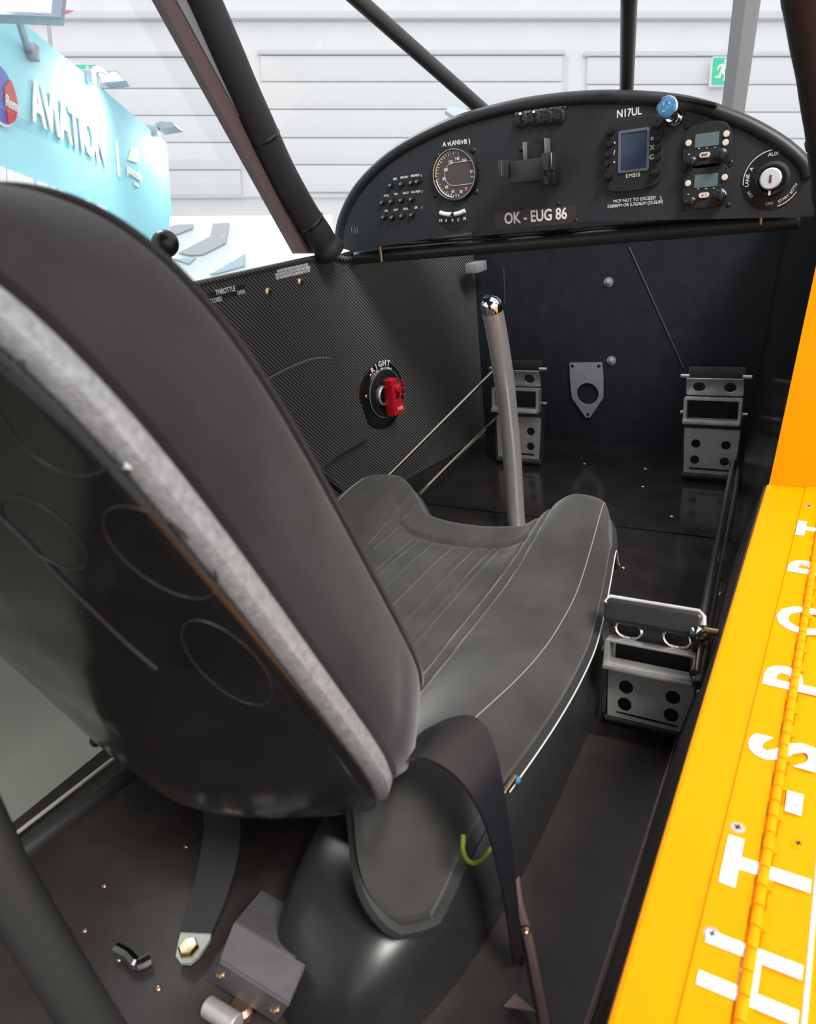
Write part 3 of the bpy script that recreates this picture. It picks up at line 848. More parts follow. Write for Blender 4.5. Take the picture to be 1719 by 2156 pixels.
# ---- two radios
def radio(cx, cy, top):
    c = pp_(cx, cy, 0)
    oc = [(-.0285, .010), (-.0200, .0235), (0, .0265), (.0200, .0235), (.0285, .010), (.0285, -.014), (.0205, -.0245), (0, -.0275), (-.0205, -.0245), (-.0285, -.014)]
    r = plate('radio', [crom([V((a, b, 0)) for a, b in oc + oc[:1]], 4)[:-1]], c + AFT * .004, EX, EZ, .008, M_blackm, panel, .001, 'upper round-cornered radio with grey display' if top else 'lower round-cornered radio with grey display')
    f = c + AFT * .0084
    box('display', f + V((.0, 0, .006)), EX * .0285, (0, .001, 0), EZ * .0155, M_lcd, r)
    def btn(x, z, rr=.0038): lathe('lit_button', [(rr, -.001), (rr, .0012), (rr * .8, .0018)], f + V((x, 0, z)), AFT, M_lit, r, 16)
    btn(-.0222, .0048)
    if top: btn(.0226, .0098); btn(.0222, .0000)
    else: btn(.0222, .0075)
    pl = plate('entry_key', [rrect(0, 0, .0128, .0062, .003)], f + V((-.0015, 0, -.0112)) + AFT * .0008, EX, EZ, .002, M_lit, r)
    text('ENT' if top else '\u2190 ?', f + V((-.0015, 0, -.0112)) + AFT * .002, EX, EZ, .0042, M_blackm, pl, .01)
    for x, z, s in ((-.0165, -.0175, 1.0), (.0185, -.0135, 1.25)):
        k = lathe('radio_knob', [(.0066 * s, 0), (.0064 * s, .008), (.0045 * s, .0095), (.0042 * s, .0135), (.003 * s, .0142)], f + V((x, 0, z)), AFT, M_black, r, 18)
        if not top: lathe('knob_ring', [(.0066 * s, .0078), (.0060 * s, .0086), (.0056 * s, .0080)], f + V((x, 0, z)), AFT, M_chrome, k, 18, caps=False)
    for x in (-.0275, .0275):
        for z in (-.0265, .024): screw('mount_screw', c + V((x, 0, z)), AFT, .003, M_black, r, False)
    for x, z in ((-.021, -.0085), (-.009, -.003), (.0005, -.0035), (.010, -.004), (.0205, -.006)): box('mark', f + V((x, 0, z)), EX * .0022, (0, .0004, 0), EZ * .0008, M_white, r)
radio(1491, 305, True); radio(1489, 390, False)
ptext('MCP NOT TO EXCEED', 1336, 420.5, .0058, bold=.008, sx=.98)
ptext('5500RPM OR 5.7GAL/H (25.5L/H)', 1337, 430, .0058, bold=.008, sx=.92)
ptext(')', 1392, 419, .010, bold=.0)

# ---- key switch
kc = pp_(1627, 377, 0)
ks = lathe('key_switch', [(.036, 0), (.036, .0008), (.0345, .0012)], kc, AFT, M_black, panel, 40, 'ignition key switch with chrome barrel')
lathe('barrel', [(.021, .001), (.021, .009), (.0175, .012), (.0155, .010), (.0145, .007)], kc, AFT, M_blackm, ks, 32, caps=False)
bar = lathe('chrome_plug', [(.0125, .005), (.0125, .014), (.011, .0155), (.004, .0157)], kc + V((-.001, 0, .001)), AFT, mat('key_silver', (.72, .76, .80), .4, .2), ks, 28)
box('key_slot', kc + AFT * .0158 + V((-.001, 0, .001)), EX * .0028, (0, .0008, 0), EZ * .009, M_copper, bar)
box('pointer', kc + AFT * .0126 + V((-.001, 0, -.0155)), EX * .0026, (0, .001, 0), EZ * .0055, M_lit, ks)
def arct(s, r, a, h, par=ks):
    sg_ = -1 if -95 < a < -15 else 1
    a = math.radians(a); u_ = V((math.cos(a), 0, math.sin(a)))
    tx = V((math.sin(a), 0, -math.cos(a))) * sg_; rr = u_ * sg_
    text(s, kc + AFT * .0016 + u_ * r, tx, rr, h, M_white, par, .01)
for s, a, h in (('OFF', 212, .0052), ('LANE', 178, .006), ('A', 150, .006), ('AUX', 92, .0058), ('B', 48, .006), ('BOTH', -28, .0046), ('START', -58, .0046), ('OFF', -92, .0050)):
    arct(s, .0285, a, h)
for a0, a1 in ((95, 190), (62, 85), (20, 45), (-75, -28)):
    sweep('arc_line', [kc + AFT * .0012 + V((math.cos(math.radians(a)) * .0335, 0, math.sin(math.radians(a)) * .0335)) for a in range(a0, a1 + 1, 4)], .0006, M_white, ks, 5)

# ---- blue capped push-pull knob with chrome stem
kb = pp_(1423, 248, 0)
kn = lathe('knob_base', [(.0125, 0), (.0125, .003), (.010, .008), (.0065, .011), (.006, .024)], kb, V((-.10, -1, .05)), M_chrome, panel, 24)
kd = V((-.10, -1, .10)).normalized()
kt = pt(1407, 227, y=YP - .042)
cyl('stem', kb + AFT * .02, kt, .0045, M_chrome, kn, 14)
hd = lathe('knob_head', [(.004, -.008), (.0105, -.005), (.0128, .0), (.0131, .003), (.0122, .0043), (.0112, .004)], kt, kd, M_chrome, panel, 32, 'round knob with blue face and chrome rim')
lathe('blue_cap', [(.0113, .0028), (.0112, .0043), (.009, .0052), (.004, .0057)], kt, kd, M_blue, hd, 28)
M_bmark = mat('blue_mark', (.30, .48, .62), .4)
for x, z, a, b in ((-.004, .004, .0016, .0042), (.003, .0045, .0034, .0026), (.0015, -.0005, .0036, .0030), (-.003, -.004, .0040, .0018)):
    box('cap_mark', kt + kd * .0052 + V((x, 0, z)), V((a, 0, 0)), (0, .0012, 0), (0, 0, b), M_bmark, hd)

# ---- phone cradle clamped to the panel
pc = thing('phone_cradle', pp_(1112, 380, 0), 'empty black phone cradle fixed to the middle of the instrument panel', 'phone holder')
def pbox(name, px0, py0, px1, py1, d0, d1, m, par, bevel=.0008):
    a = pt(px0, py0, y=YP - (d0 + d1) / 2); b = pt(px1, py1, y=YP - (d0 + d1) / 2)
    lo = V((min(a.x, b.x), YP - d1, min(a.z, b.z))); hi = V((max(a.x, b.x), YP - d0, max(a.z, b.z)))
    return abox(name, lo, hi, m, par, bevel)
M_crad = mat('cradle_grey', (.040, .038, .037), .45)
pbox('back_plate', 1110, 300, 1152, 350, .004, .012, M_black, pc)
pbox('side_edge', 1107, 299, 1109.5, 338, .004, .026, M_alu, pc, .0003)
pbox('side_edge', 1152, 291, 1154.5, 322, .004, .026, M_alu, pc, .0003)
pbox('cradle_bar', 1076, 340, 1150, 378, .022, .034, M_crad, pc, .002)
j = pbox('clamp_jaw', 1057, 338, 1071, 373, .020, .052, M_crad, pc, .002)
pbox('jaw_edge', 1056, 340, 1058, 371, .050, .053, M_alu, pc, .0002)
j = pbox('clamp_jaw', 1149, 322, 1163, 358, .022, .058, M_crad, pc, .002)
pbox('jaw_edge', 1162.5, 321, 1165, 353, .052, .059, M_chrome, pc, .0002)
pbox('clamp_foot', 1148, 356, 1176, 388, .002, .030, M_black, pc, .003)
cyl('clamp_screw', pt(1150, 372, y=YP - .04), pt(1150, 389, y=YP - .04), .004, M_black, pc, 12)
cyl('arm', pt(1112, 360, y=YP), pt(1112, 360, y=YP - .024), .007, M_black, pc, 14)
screw('mount_screw', pp_(1099, 314, 0), AFT, .004, M_black, pc, False)
# ================================================================== controls
# ---- control stick
st = thing('control_stick', (-.03, 1.05, .0), 'bare steel control stick with bent shaft in front of the seat', 'control stick')
sp_ = [pt(1087, 1090, y=1.048), pt(1084, 1040, y=1.043), pt(1078, 950, y=1.030), pt(1070, 870, y=1.012), pt(1062, 800, y=.992), pt(1048, 710, y=.970), pt(1036, 648, y=.955)]
sweep('shaft', crom([V((sp_[0].x, 1.052, -.002))] + sp_, 8), .0150, M_steel, st, 20)
top = sp_[-1]; sd = (sp_[-1] - sp_[-2]).normalized()
cap = lathe('dome_cap', [(.0154, -.004), (.0154, .004), (.0142, .009), (.010, .0135), (.005, .016), (.001, .0168)], top, sd, M_chrome, st, 24)
box('cap_slot', top + sd * .0145 + V((-.002, -.004, .0)), V((.009, .0, 0)), V((0, .010, .003)), V((0, -.002, .007)), M_black, cap, .0008)

# ---- rudder pedals from bent sheet metal
def pedal(c, w, h, lean, label, grip=False, metal=M_alu, dark=M_tube):
    """c: middle of the bottom edge; plate leans forward at the top"""
    t = thing('rudder_pedal', c, label, 'pedal', None)
    c = V(c); up = V((0, math.sin(lean), math.cos(lean))); nn = V((0, -math.cos(lean), math.sin(lean)))
    def at(a, b, o=0): return c + EX * (a * w) + up * (b * h) + nn * o
    # lower plate with four holes
    hb = h * .42
    ol = [(-w * .46, 0), (w * .46, 0), (w * .5, hb), (-w * .5, hb)]
    rr = w * .085
    plate('lower_plate', [ol] + [ell(sx * w * .27, hb * f, rr, rr, 18) for sx in (-1, 1) for f in (.30, .66)] + [rrect(0, hb * .10, w * .72, h * .022, h * .008)], at(0, .06), EX, up, .002, metal, t)
    cyl('hinge_tube', at(-.5, .03, -.004), at(.5, .03, -.004), h * .035, dark, t, 14)
    box('fold', at(0, .515, .006), EX * w * .98, nn * .014, up * h * .045, dark, t, .001)
    # rectangular step frame
    fo = at(0, .655, .014); fh = h * .24
    plate('step_frame', [rrect(0, 0, w * 1.02, fh, .003), rrect(0, .002, w * .90, fh * .70, .001)], fo, EX, up, .018, metal, t, .0006)
    box('step_lip', at(0, .555, .024), EX * w, nn * .010, up * h * .035, metal, t, .001)
    # toe plate with two holes, tipped forward
    u2 = (up * .8 + V((0, 1, 0)) * -.35).normalized()
    R = w * (.11 if not grip else .15)
    tp = plate('toe_plate', [rrect(0, 0, w, h * .17, .003), ell(-w * .27, 0, R, R * .95, 20), ell(w * .27, 0, R, R * .95, 20)], at(0, .865, .012), EX, u2, .002, metal if not grip else M_tube, t)
    if grip:
        box('dark_backing', at(0, .40, -.022), EX * w * .94, nn * .012, up * h * .86, M_blackm, t)  # added dark box, blocks the bright floor so the pedal openings look black
        for s in (-1, 1):
            sweep('hole_rim', [at(s * .27, .865, .0135) + EX * x + u2 * y for x, y in ell(0, 0, R, R * .95, 24)], .0014, M_chrome, tp, 6, closed=True)
        g = plate('grip_bar', [rrect(0, 0, w * 1.08, h * .20, h * .05)], at(0, 1.02, .020), EX, (up + V((0, .3, 0))).normalized(), .018, M_rim, t, .004)
        sweep('grip_edge', [at(-.53, 1.075, .024), at(-.5, 1.118, .020), at(.48, 1.118, .020), at(.53, 1.09, .022), at(.545, 1.03, .026)], .0032, M_steel, t, 8)
        lathe('pivot_bolt', [(.006, 0), (.006, .003), (.003, .005), (.002, .0055)], at(.49, .985, .031), nn, M_chrome, t, 16)
        cyl('pivot_pin', at(.54, .985, .02), at(.70, .985, .02), .0035, M_brass, t, 10)
    else:
        box('top_bar', at(0, .985, .000), EX * w * 1.0, up * h * .10, nn * .006, dark, t, .002)
        for s in (-1, 1): cyl('pivot_bolt', at(s * .46, .955, .008), at(s * .62, .955, .008), .0035, M_alu, t, 10)
    for s in (-1, 1):
        box('side_flange', at(s * .505, .33, -.006), EX * .002, nn * .016, up * h * .5, dark, t)
        cyl('side_bolt', at(s * .5, .62, -.002), at(s * .60, .62, -.002), .0032, M_alu, t, 10)
    return t
pr = pt(1491, 1010, z=.005); pedal((pr.x, pr.y, .004), .094, .198, .14, 'bare metal rudder pedal on the right side of the firewall')
pl_ = pt(1092, 975, z=.005); pedal((pl_.x, pl_.y, .004), .098, .205, .14, 'bare metal rudder pedal partly behind the control stick')
rr_ = pt(1358, 1545, z=.005); pedal((rr_.x, rr_.y + .004, .006), .087, .125, .30, 'rear rudder pedal with black grip bar beside the front seat', True)

# ---- push rods
def rod(path, r, label, m=M_rod):
    o = sweep('push_rod', path, r, m, None, 12); return tag(o, label, 'rod')
rod([pt(815, 1005, x=-.283), pt(830, 990, x=-.28), pt(1036, 784, y=1.385)], .0042, 'upper thin steel rod running to the left pedal')
rod([pt(885, 1040, y=1.08), pt(900, 1025, y=1.09), pt(1048, 877, y=1.385)], .0046, 'lower thin steel rod running to the left pedal')
ro = thing('push_rod', (.31, 1.0, .05), 'long steel rod linking the right front and rear pedals', 'rod')
sweep('shaft', crom([pt(1548, 960, y=1.36), pt(1541, 1000, y=1.25), pt(1520, 1105, y=1.0), pt(1480, 1310, y=.70), pt(1464, 1420, y=.60)], 8), .0052, M_rod, ro, 12)
sweep('lower_shaft', crom([pt(1556, 970, y=1.36), pt(1548, 1040, y=1.15), pt(1508, 1240, y=.80), pt(1482, 1390, y=.63), pt(1470, 1440, y=.59)], 8), .0040, M_tube, ro, 10)
lathe('rod_end', [(.005, 0), (.007, .003), (.007, .009), (.005, .012)], pt(1470, 1330, y=.66), (1, -.3, 0), M_brass, ro, 14)
for q in ((1466, 1430), (1475, 1460)): screw('rod_bolt', pt(*q, y=.60), (0, -1, .3), .004, M_copper, ro, False)

# ---- throttle lever on the left window sill
tl = thing('throttle_lever', pt(352, 560, x=-.325), 'black ball-topped throttle lever behind the seat back', 'lever')
tb = pt(348, 513, x=-.325)
R = .0165
lathe('ball_knob', [(R * math.sin(a) + 1e-4, -R * math.cos(a)) for a in [PI * i / 14 for i in range(15)]], tb, (0, 0, 1), M_black, tl, 24)
cyl('lever_arm', tb + V((0, 0, -.012)), tb + V((-.010, .01, -.11)), .004, M_tube, tl, 10)

# ---- placards on the sidewall
th = thing('placard', pt(478, 620, x=XL), 'black throttle placard with white lettering on the carbon sidewall', 'placard')
f = lambda px, py, d=.0012: pt(px, py, x=XL + d)
a, b, c, d = f(437, 620), f(515, 596), f(519, 612), f(441, 640)
ctr = (a + b + c + d) / 4
ly = (b.y - a.y + c.y - d.y) / 2; lz = (a.z - d.z + b.z - c.z) / 2
EYL = V((0, 1, 0))
plate('backing', [rrect(0, 0, ly, lz, .003)], ctr, EYL, EZ, .0012, M_blackm, th, .0002)
text('THROTTLE', f(475, 612, .0022), EYL, EZ, .0098, M_white, th, .02, sx=.85)
text('CLOSED', f(455, 632, .0022), EYL, EZ, .0085, M_white, th, .006, sx=.78)
text('OPEN', f(508, 616, .0022), EYL, EZ, .0085, M_white, th, .006, sx=.78)
wp = thing('placard', f(617, 570), 'three lines of small white warning print on the sidewall', 'placard')
for i, s in enumerate(('MAXIMUM SPEED WINDOWS OPEN IS 80 KN / 92 MPH', 'WINDOWS MUST BE CLOSED FOR TAKEOFF AND LANDING', 'ONLY ONE WINDOW MAY BE OPEN IN FLIGHT AT A TIME')):
    text(s, f(617 + i * .6, 564 + i * 7.0, .0006), EYL, EZ, .0060, M_white, wp, .028, sx=.56)

# ---- fuel selector
fy = pt(805, 830, x=-.3385)
wl = V((XLF - XL, YF - YP, 0)).normalized()           # forward along the tapering wall
wn = V((wl.y, -wl.x, 0))                              # into the cabin
def fx(px, py, d=0.0):
    r = ray(px, py); o = V((XL, YP, 0)) + wn * d
    return CAM + r * ((o - CAM).dot(wn) / r.dot(wn))
fs_ = thing('fuel_selector', fx(805, 830), 'round fuel selector with red handle on the carbon sidewall', 'fuel selector')
fc = fx(803, 832)
R0 = .064
lathe('mount_plate', [(R0, 0), (R0, .003), (R0 - .004, .005), (R0 - .012, .005)], fc, wn, M_gloss, fs_, 40)
dc = lathe('dial_disc', [(.047, .004), (.047, .007), (.045, .0085)], fc + wl * .004 + V((0, 0, .003)), wn, M_black, fs_, 40)
sweep('disc_rim', [fc + wn * .0085 + wl * (.004 + x) + V((0, 0, .003 + y)) for x, y in ell(0, 0, .0462, .0462, 40)], .0008, M_plate, dc, 5, closed=True)
lathe('hub_ring', [(.020, .006), (.020, .014), (.017, .016), (.015, .014)], fc + wl * -.004 + V((0, 0, .002)), wn, M_alu, fs_, 28, caps=False)
hol = [(-.013, .032), (.006, .034), (.013, .018), (.011, .004), (.018, -.020), (.021, -.032), (.004, -.036), (-.013, -.036), (-.012, -.010), (-.011, .012)]
hd_ = plate('red_handle', [hol], fc + wn * .026 + wl * .003, wl, EZ, .022, M_red, fs_, .0015)
lathe('handle_pivot', [(.0085, 0), (.0085, .006), (.007, .008), (.002, .0085)], fc + wn * .036 + wl * .006 + V((0, 0, .014)), wn, M_red, hd_, 18)
box('handle_notch', fc + wn * .0372 + wl * .004 + V((0, 0, -.002)), wl * .008, wn * .0006, EZ * .006, M_black, hd_)
text('FUEL', fc + wn * .0378 + wl * .009 + V((0, 0, -.025)), wl, EZ, .0095, M_lit, hd_, .004, sx=.8)
for q in ((782, 791), (772, 835)): screw('brass_rivet', fx(*q, .008), wn, .0036, M_brass, fs_, False)
def garc(s, cx, r, a0, a1, h, m, bold):
    n = len(s)
    for i, ch in enumerate(s):
        if ch == ' ': continue
        a = math.radians(a0 + (a1 - a0) * i / max(n - 1, 1)); u_ = wl * math.cos(a) + EZ * math.sin(a)
        text(ch, cx + u_ * r, wl * math.sin(a) - EZ * math.cos(a), u_, h, m, fs_, bold, name='letter')
cl = fc + wn * .0062 + wl * .004
garc('RIGHT', cl, .0600, 116, 70, .0145, M_white, .03)
garc('13 US GAL (49 LITERS)', cl, .0500, 130, 58, .0072, M_white, .02)
cr = fc + wn * .0055
garc('OFF', cr, .062, 10, -14, .0150, M_redp, .03)
sweep('red_arc', [cr + (wl * math.cos(math.radians(a)) + EZ * math.sin(math.radians(a))) * .052 for a in range(-26, 24, 4)], .0012, M_redp, fs_, 5)

# ================================================================== door sill on the right
ZS = .17
def lin(p0, p1, y): return p0[0] + (p1[0] - p0[0]) * (y - p0[1]) / (p1[1] - p0[1])
def xin(y): return lin((.346, .2187), (.355, .917), y)
def xli(y): return lin((.3727, .231), (.394, .883), y)
def xhi(y): return lin((.3988, .254), (.4105, .709), y)
Y0, Y1 = -.05, .917
ds = thing('door_sill', (.38, .45, ZS - .03), 'bright orange door sill strip left of the piano hinge', 'door sill')
slab('sill_top', [(xin(Y0), Y0, ZS), (xhi(Y0) - .0036, Y0, ZS), (xhi(Y1) - .0036, Y1, ZS), (xin(Y1), Y1, ZS)], .006, M_orange, ds)
slab('hinge_leaf', [(xli(Y0), Y0, ZS + .0012), (xhi(Y0) - .0036, Y0, ZS + .0012), (xhi(Y1) - .0036, Y1, ZS + .0012), (xli(Y1), Y1, ZS + .0012)], .0012, M_orange, ds)
sweep('rolled_edge', [(xin(Y0) + .0002, Y0, ZS - .003), (xin(Y1) + .0002, Y1, ZS - .003)], .003, M_orange, ds, 8)
ld = thing('lower_door', (.45, .45, ZS - .03), 'bright orange folded-down door panel right of the piano hinge', 'door')
slab('door_leaf', [(xhi(Y0) + .0036, Y0, ZS), (xhi(Y0) + .0255, Y0, ZS), (xhi(Y1) + .0255, Y1, ZS), (xhi(Y1) + .0036, Y1, ZS)], .005, M_orange, ld)
slab('door_skin', [(xhi(Y0) + .0262, Y0, ZS - .0012), (xhi(Y0) + .12, Y0, ZS - .004), (xhi(Y1) + .12, Y1, ZS - .004), (xhi(Y1) + .0262, Y1, ZS - .0012)], .005, M_orange, ld)
sweep('seal_bead', [(xhi(Y0) + .0258, Y0, ZS - .0002), (xhi(Y1) + .0258, Y1, ZS - .0002)], .0012, M_offw, ld, 6)
# piano hinge
ph = thing('piano_hinge', (.405, .45, ZS), 'long orange piano hinge between sill and folded door', 'hinge')
pit = .0133
k = 0; y = Y0
hd_dir = V((xhi(1) - xhi(0), 1, 0)).normalized(); hx = V((hd_dir.y, -hd_dir.x, 0))
kb_mesh = [None, None]
while y < Y1 - pit:
    c0 = V((xhi(y + pit / 2), y + pit / 2, ZS + .0016))
    side = -1 if k % 2 else 1
    if kb_mesh[k % 2] is None:
        vs, fs = [], []
        n = 12; L = pit * .47
        for e in (-L, -L + .0004, L - .0004, L):
            rr = .0032 if abs(e) < L - .0002 else .0029
            for i in range(n):
                a = 2 * PI * i / n
                vs.append(hd_dir * e + hx * (math.cos(a) * rr) + EZ * (math.sin(a) * rr))
        for j in range(3):
            for i in range(n): fs.append((j * n + i, j * n + (i + 1) % n, (j + 1) * n + (i + 1) % n, (j + 1) * n + i))
        fs += [tuple(range(n)), tuple(range(3 * n, 4 * n))]
        q = len(vs)
        for e in (-L, L):
            for s, z in ((.002, -.0002), (.0052, -.0002), (.0052, -.0016), (.002, -.0016)): vs.append(hd_dir * e + hx * (side * s) + EZ * z)
        fs += [(q, q + 1, q + 2, q + 3), (q + 4, q + 5, q + 6, q + 7)] + [(q + i, q + (i + 1) % 4, q + 4 + (i + 1) % 4, q + 4 + i) for i in range(4)]
        o = pyd('knuckle', [v + c0 for v in vs], fs, M_orange, ph)
        kb_mesh[k % 2] = (o, o.location - (c0 - WLOC[ph.name]))
    else:
        src, off = kb_mesh[k % 2]
        o = src.copy(); COL.objects.link(o); o.parent = ph
        o.location = c0 - WLOC[ph.name] + off
        WLOC[o.name] = c0 + off
    k += 1; y += pit
slab('hinge_backing', [(xhi(Y0) - .006, Y0, ZS - .004), (xhi(Y0) + .006, Y0, ZS - .004), (xhi(Y1) + .006, Y1, ZS - .004), (xhi(Y1) - .006, Y1, ZS - .004)], .002, mat('shaded_orange', (.55, .06, .0), .6), ph)  # shade inside the hinge slots is put into this deeper red-orange
# screws
for q in ((1554, 1743), (1500, 1968), (1704, 1066)): screw('sill_screw', pt(*q, z=ZS + .0012), (0, 0, 1), .0042, mat('zinc', (.62, .55, .53), .35, .6), ds, True, dome=.15)
for q in ((1682, 1777), (1649, 2023), (1712, 1590)): screw('door_screw', pt(*q, z=ZS), (0, 0, 1), .0042, M_orange, ld, True, dome=.15)
# LIGHT-SPORT, painted across sill and door
def sill_letter(ch, px, py, sx=1.0, dx=0.0, h=.0600):
    yy = pt(px, py, z=ZS).y
    text(ch, V((xhi(yy) + .0035 + dx, yy, ZS + .0018)), hd_dir, -hx, h, M_white, ds, .028, name='letter', sx=sx, th=.0002)
for ch, px, py, sx in (('H', 1600, 2066, .84), ('T', 1607, 1838, .95), ('S', 1655, 1588, .95), ('P', 1685, 1440, .98), ('O', 1695, 1310, .95), ('R', 1708, 1198, .98), ('T', 1712, 1118, .95)):
    sill_letter(ch, px, py, sx)
sill_letter('-', 1662, 1692, 1.0, .002)
for ch, yy in (('G', .165), ('I', .115), ('L', .070)):
    text(ch, V((xhi(yy) + .0035, yy, ZS + .0018)), hd_dir, -hx, .0600, M_white, ds, .028, name='letter', th=.0002)
# orange door post closing the sill at the front
pz = [(xin(Y1), Y1, ZS - .004), (.56, Y1, ZS - .004), (.56, .962, .62), pt(1775, 380, y=.958), pt(1719, 560, y=.946)]
o = slab('trim_1', [V(p) for p in pz], .02, M_orange); structure(o, 'orange door post at the front of the sill')

# ================================================================== behind the seat
# bent bracket with four screws
br = thing('bent_bracket', pt(560, 2010, z=0), 'bent sheet-metal bracket with four screws on the floor behind the seat', 'bracket')
q = [(549, 1880), (693, 1957), (495, 1945), (644, 2034), (466, 2022), (611, 2113), (437, 2053), (585, 2148)]
zz = [.012, .012, .052, .052, .048, .048, .012, .012]
B = [pt(*a, z=b_) for a, b_ in zip(q, zz)]
M_brk = mat('bracket_metal', (.20, .185, .20), .42, .5, noise=.1, nscale=60)
for i, nm in ((0, 'upper_flange'), (2, 'bright_face'), (4, 'lower_flange')):
    slab(nm, [B[i], B[i + 1], B[i + 3], B[i + 2]], .002, M_brk, br)
def onq(i, s, t): return (B[i] * (1 - s) + B[i + 1] * s) * (1 - t) + (B[i + 2] * (1 - s) + B[i + 3] * s) * t
nrm = (B[1] - B[0]).cross(B[2] - B[0]).normalized(); nrm = nrm if nrm.dot(CAM - B[0]) > 0 else -nrm
for i, s, t in ((0, .13, .45), (0, .82, .55), (4, .12, .5), (4, .90, .5)): screw('bracket_screw', onq(i, s, t), nrm, .0042 if i == 0 else .0058, M_copper if i == 0 else M_brass, br, False)
# belt strap with end lug
bs = thing('belt_strap', pt(404, 1995, z=.004), 'black belt strap with pale metal end lug bolted to the floor', 'seat belt')
ribbon('webbing', [pt(415, 1590, z=.075), pt(446, 1650, z=.055), pt(468, 1725, z=.04), pt(463, 1800, z=.03), pt(440, 1890, z=.018), pt(414, 1964, z=.011)], [(.030, .010, 0), (.032, .012, 0), (.033, .012, 0), (.033, .012, 0), (.030, .011, 0), (.025, .010, 0)], .003, M_blackm, bs, 8)
lg = [pt(*a, z=.008) for a in ((386, 1957), (404, 1966), (424, 1968), (447, 1963), (444, 1982), (420, 2018), (402, 2033), (382, 2032), (372, 2018), (378, 1985))]
slab('end_lug', lg, .003, mat('zinc_pale', (.33, .35, .34), .5, .3), bs)
lathe('lug_bolt', [(.0085, 0), (.0085, .004), (.007, .006), (.002, .0065)], pt(399, 2001, z=.010), (0, 0, 1), M_brass, bs, 6)
# steel cable and low longeron along the left
cb = sweep('steel_cable', [pt(12, 1772, z=.015), pt(222, 1610, z=.015), pt(300, 1552, z=.012)], .0022, mat('cable_steel', (.62, .60, .52), .4, .5), None, 8)
tag(cb, 'thin twisted steel cable along the lower left side', 'cable')
o = sweep('longeron_tube', [pt(-40, 1862, z=.0), pt(0, 1832, z=.0), pt(240, 1650, z=.0), pt(420, 1515, z=.0)], .013, M_tube, None, 14); tag(o, 'dark lower frame tube beneath the steel cable', 'tube')
o = sweep('frame_tube', [ptd(-90, 1650, .34), ptd(0, 1840, .36), ptd(120, 2040, .38), ptd(260, 2260, .40)], .0135, M_tube, None, 16); tag(o, 'blurred grey frame tube crossing the bottom left corner', 'tube')
# glinting moulding, fittings at the bottom edge
o = sweep('clear_hose', crom([pt(245, 1998, z=.006), pt(270, 2012, z=.006), pt(290, 2030, z=.006), pt(318, 2018, z=.006)], 5), .005, M_chrome, None, 8); tag(o, 'short shiny fitting on the floor left of the end lug', 'fitting')
fi = thing('floor_fitting', pt(470, 2140, z=0), 'round metal fitting and bolt head under the bracket', 'fitting')
cyl('spigot', pt(436, 2118, z=.012), pt(500, 2158, z=.012), .0075, M_steel, fi, 14)
lathe('bolt_head', [(.010, 0), (.010, .006), (.007, .009), (.003, .0092)], pt(512, 2130, z=.004), (0, 0, 1), M_copper, fi, 16)
for x, y in ((322, 2144), (426, 2150)):
    pass
kn_ = thing('round_knob', pt(680, 2105, z=0), 'small dark dome on the floor beside the seat base', 'knob')
lathe('dome', [(.012, 0), (.012, .006), (.009, .012), (.004, .015), (.001, .0155)], pt(680, 2110, z=.0), (0, 0, 1), M_gloss, kn_, 20)
# right-hand floor strip with screw
fs2 = thing('floor_strip', pt(1110, 1960, z=0), 'worn brown strip with a screw on the floor beside the seat base', 'strip')
sweep('strip', crom([pt(1085, 1845, z=.004), pt(1092, 1900, z=.004), pt(1110, 1965, z=.004), pt(1130, 2060, z=.004), pt(1152, 2170, z=.004)], 6), .0042, M_brown, fs2, 8)
screw('strip_screw', pt(1107, 1958, z=.008), (0, 0, 1), .0042, M_copper, fs2, False)
tr = thing('floor_gusset', pt(1100, 2110, z=0), 'small grey triangular gusset plate at the bottom edge', 'gusset')
slab('plate', [pt(1060, 2122, z=.006), pt(1086, 2095, z=.006), pt(1130, 2134, z=.006)], .002, M_brown, tr)
# ================================================================== exhibition hall outside
WN = 12.0
M_wall = mat('hall_wall', (.78, .78, .79), .8, noise=.02, nscale=2)
M_hdoor = mat('hall_door', (.72, .72, .74), .7)
M_joint = mat('joint_grey', (.66, .66, .70), .7)
wall_far = structure(slab('wall_far', [hp(-16, -3, WN), hp(16, -3, WN), hp(16, 9, WN), hp(-16, 9, WN)], .1, M_wall), 'white wall of the exhibition hall')
fl = structure(slab('floor_hall', [hp(-16, -1.75, -8), hp(16, -1.75, -8), hp(16, -1.75, WN), hp(-16, -1.75, WN)], .05, mat('hall_floor', (.40, .40, .41), .5)), 'grey floor of the exhibition hall')
lintel = hpx(860, 108, WN - .08)
def hb(name, x0, y0, x1, y1, n, th, m, par=None):
    a, b = hpx(x0, y0, n), hpx(x1, y1, n)
    c = (a + b) / 2
    w_ = abs((b - a).dot(HR)); h_ = abs((b - a).dot(HU))
    return box(name, c + HN * th / 2, HR * w_, HN * th, HU * h_, m, par, min(.01, th / 4))
hb('lintel_beam', -200, 22, 1900, 38, WN - .12, .1, M_joint, wall_far)
def sect_door(n_, x0, x1, ys, label):
    d = structure(hb('door_%d' % n_, x0, ys[0], x1, ys[-1], WN - .03, .03, M_joint), label)
    hb('door_head', x0 - 5, ys[0] - 12, x1 + 5, ys[0] - 2, WN - .10, .08, mat('door_head', (.64, .64, .68), .7), d)
    for a, b in zip(ys[:-1], ys[1:]): hb('door_panel', x0 + 2, a + 1.2, x1 - 2, b - 1.2, WN - .07, .05, M_hdoor, d)
sect_door(1, -250, 510, [120, 186, 243, 300, 358, 412], 'white sectional hall door at left')
sect_door(2, 546, 1186, [116, 172, 230, 290, 347, 405], 'white sectional hall door in the middle')
sect_door(3, 1236, 1950, [119, 178, 236, 292, 350, 408], 'white sectional hall door at right')
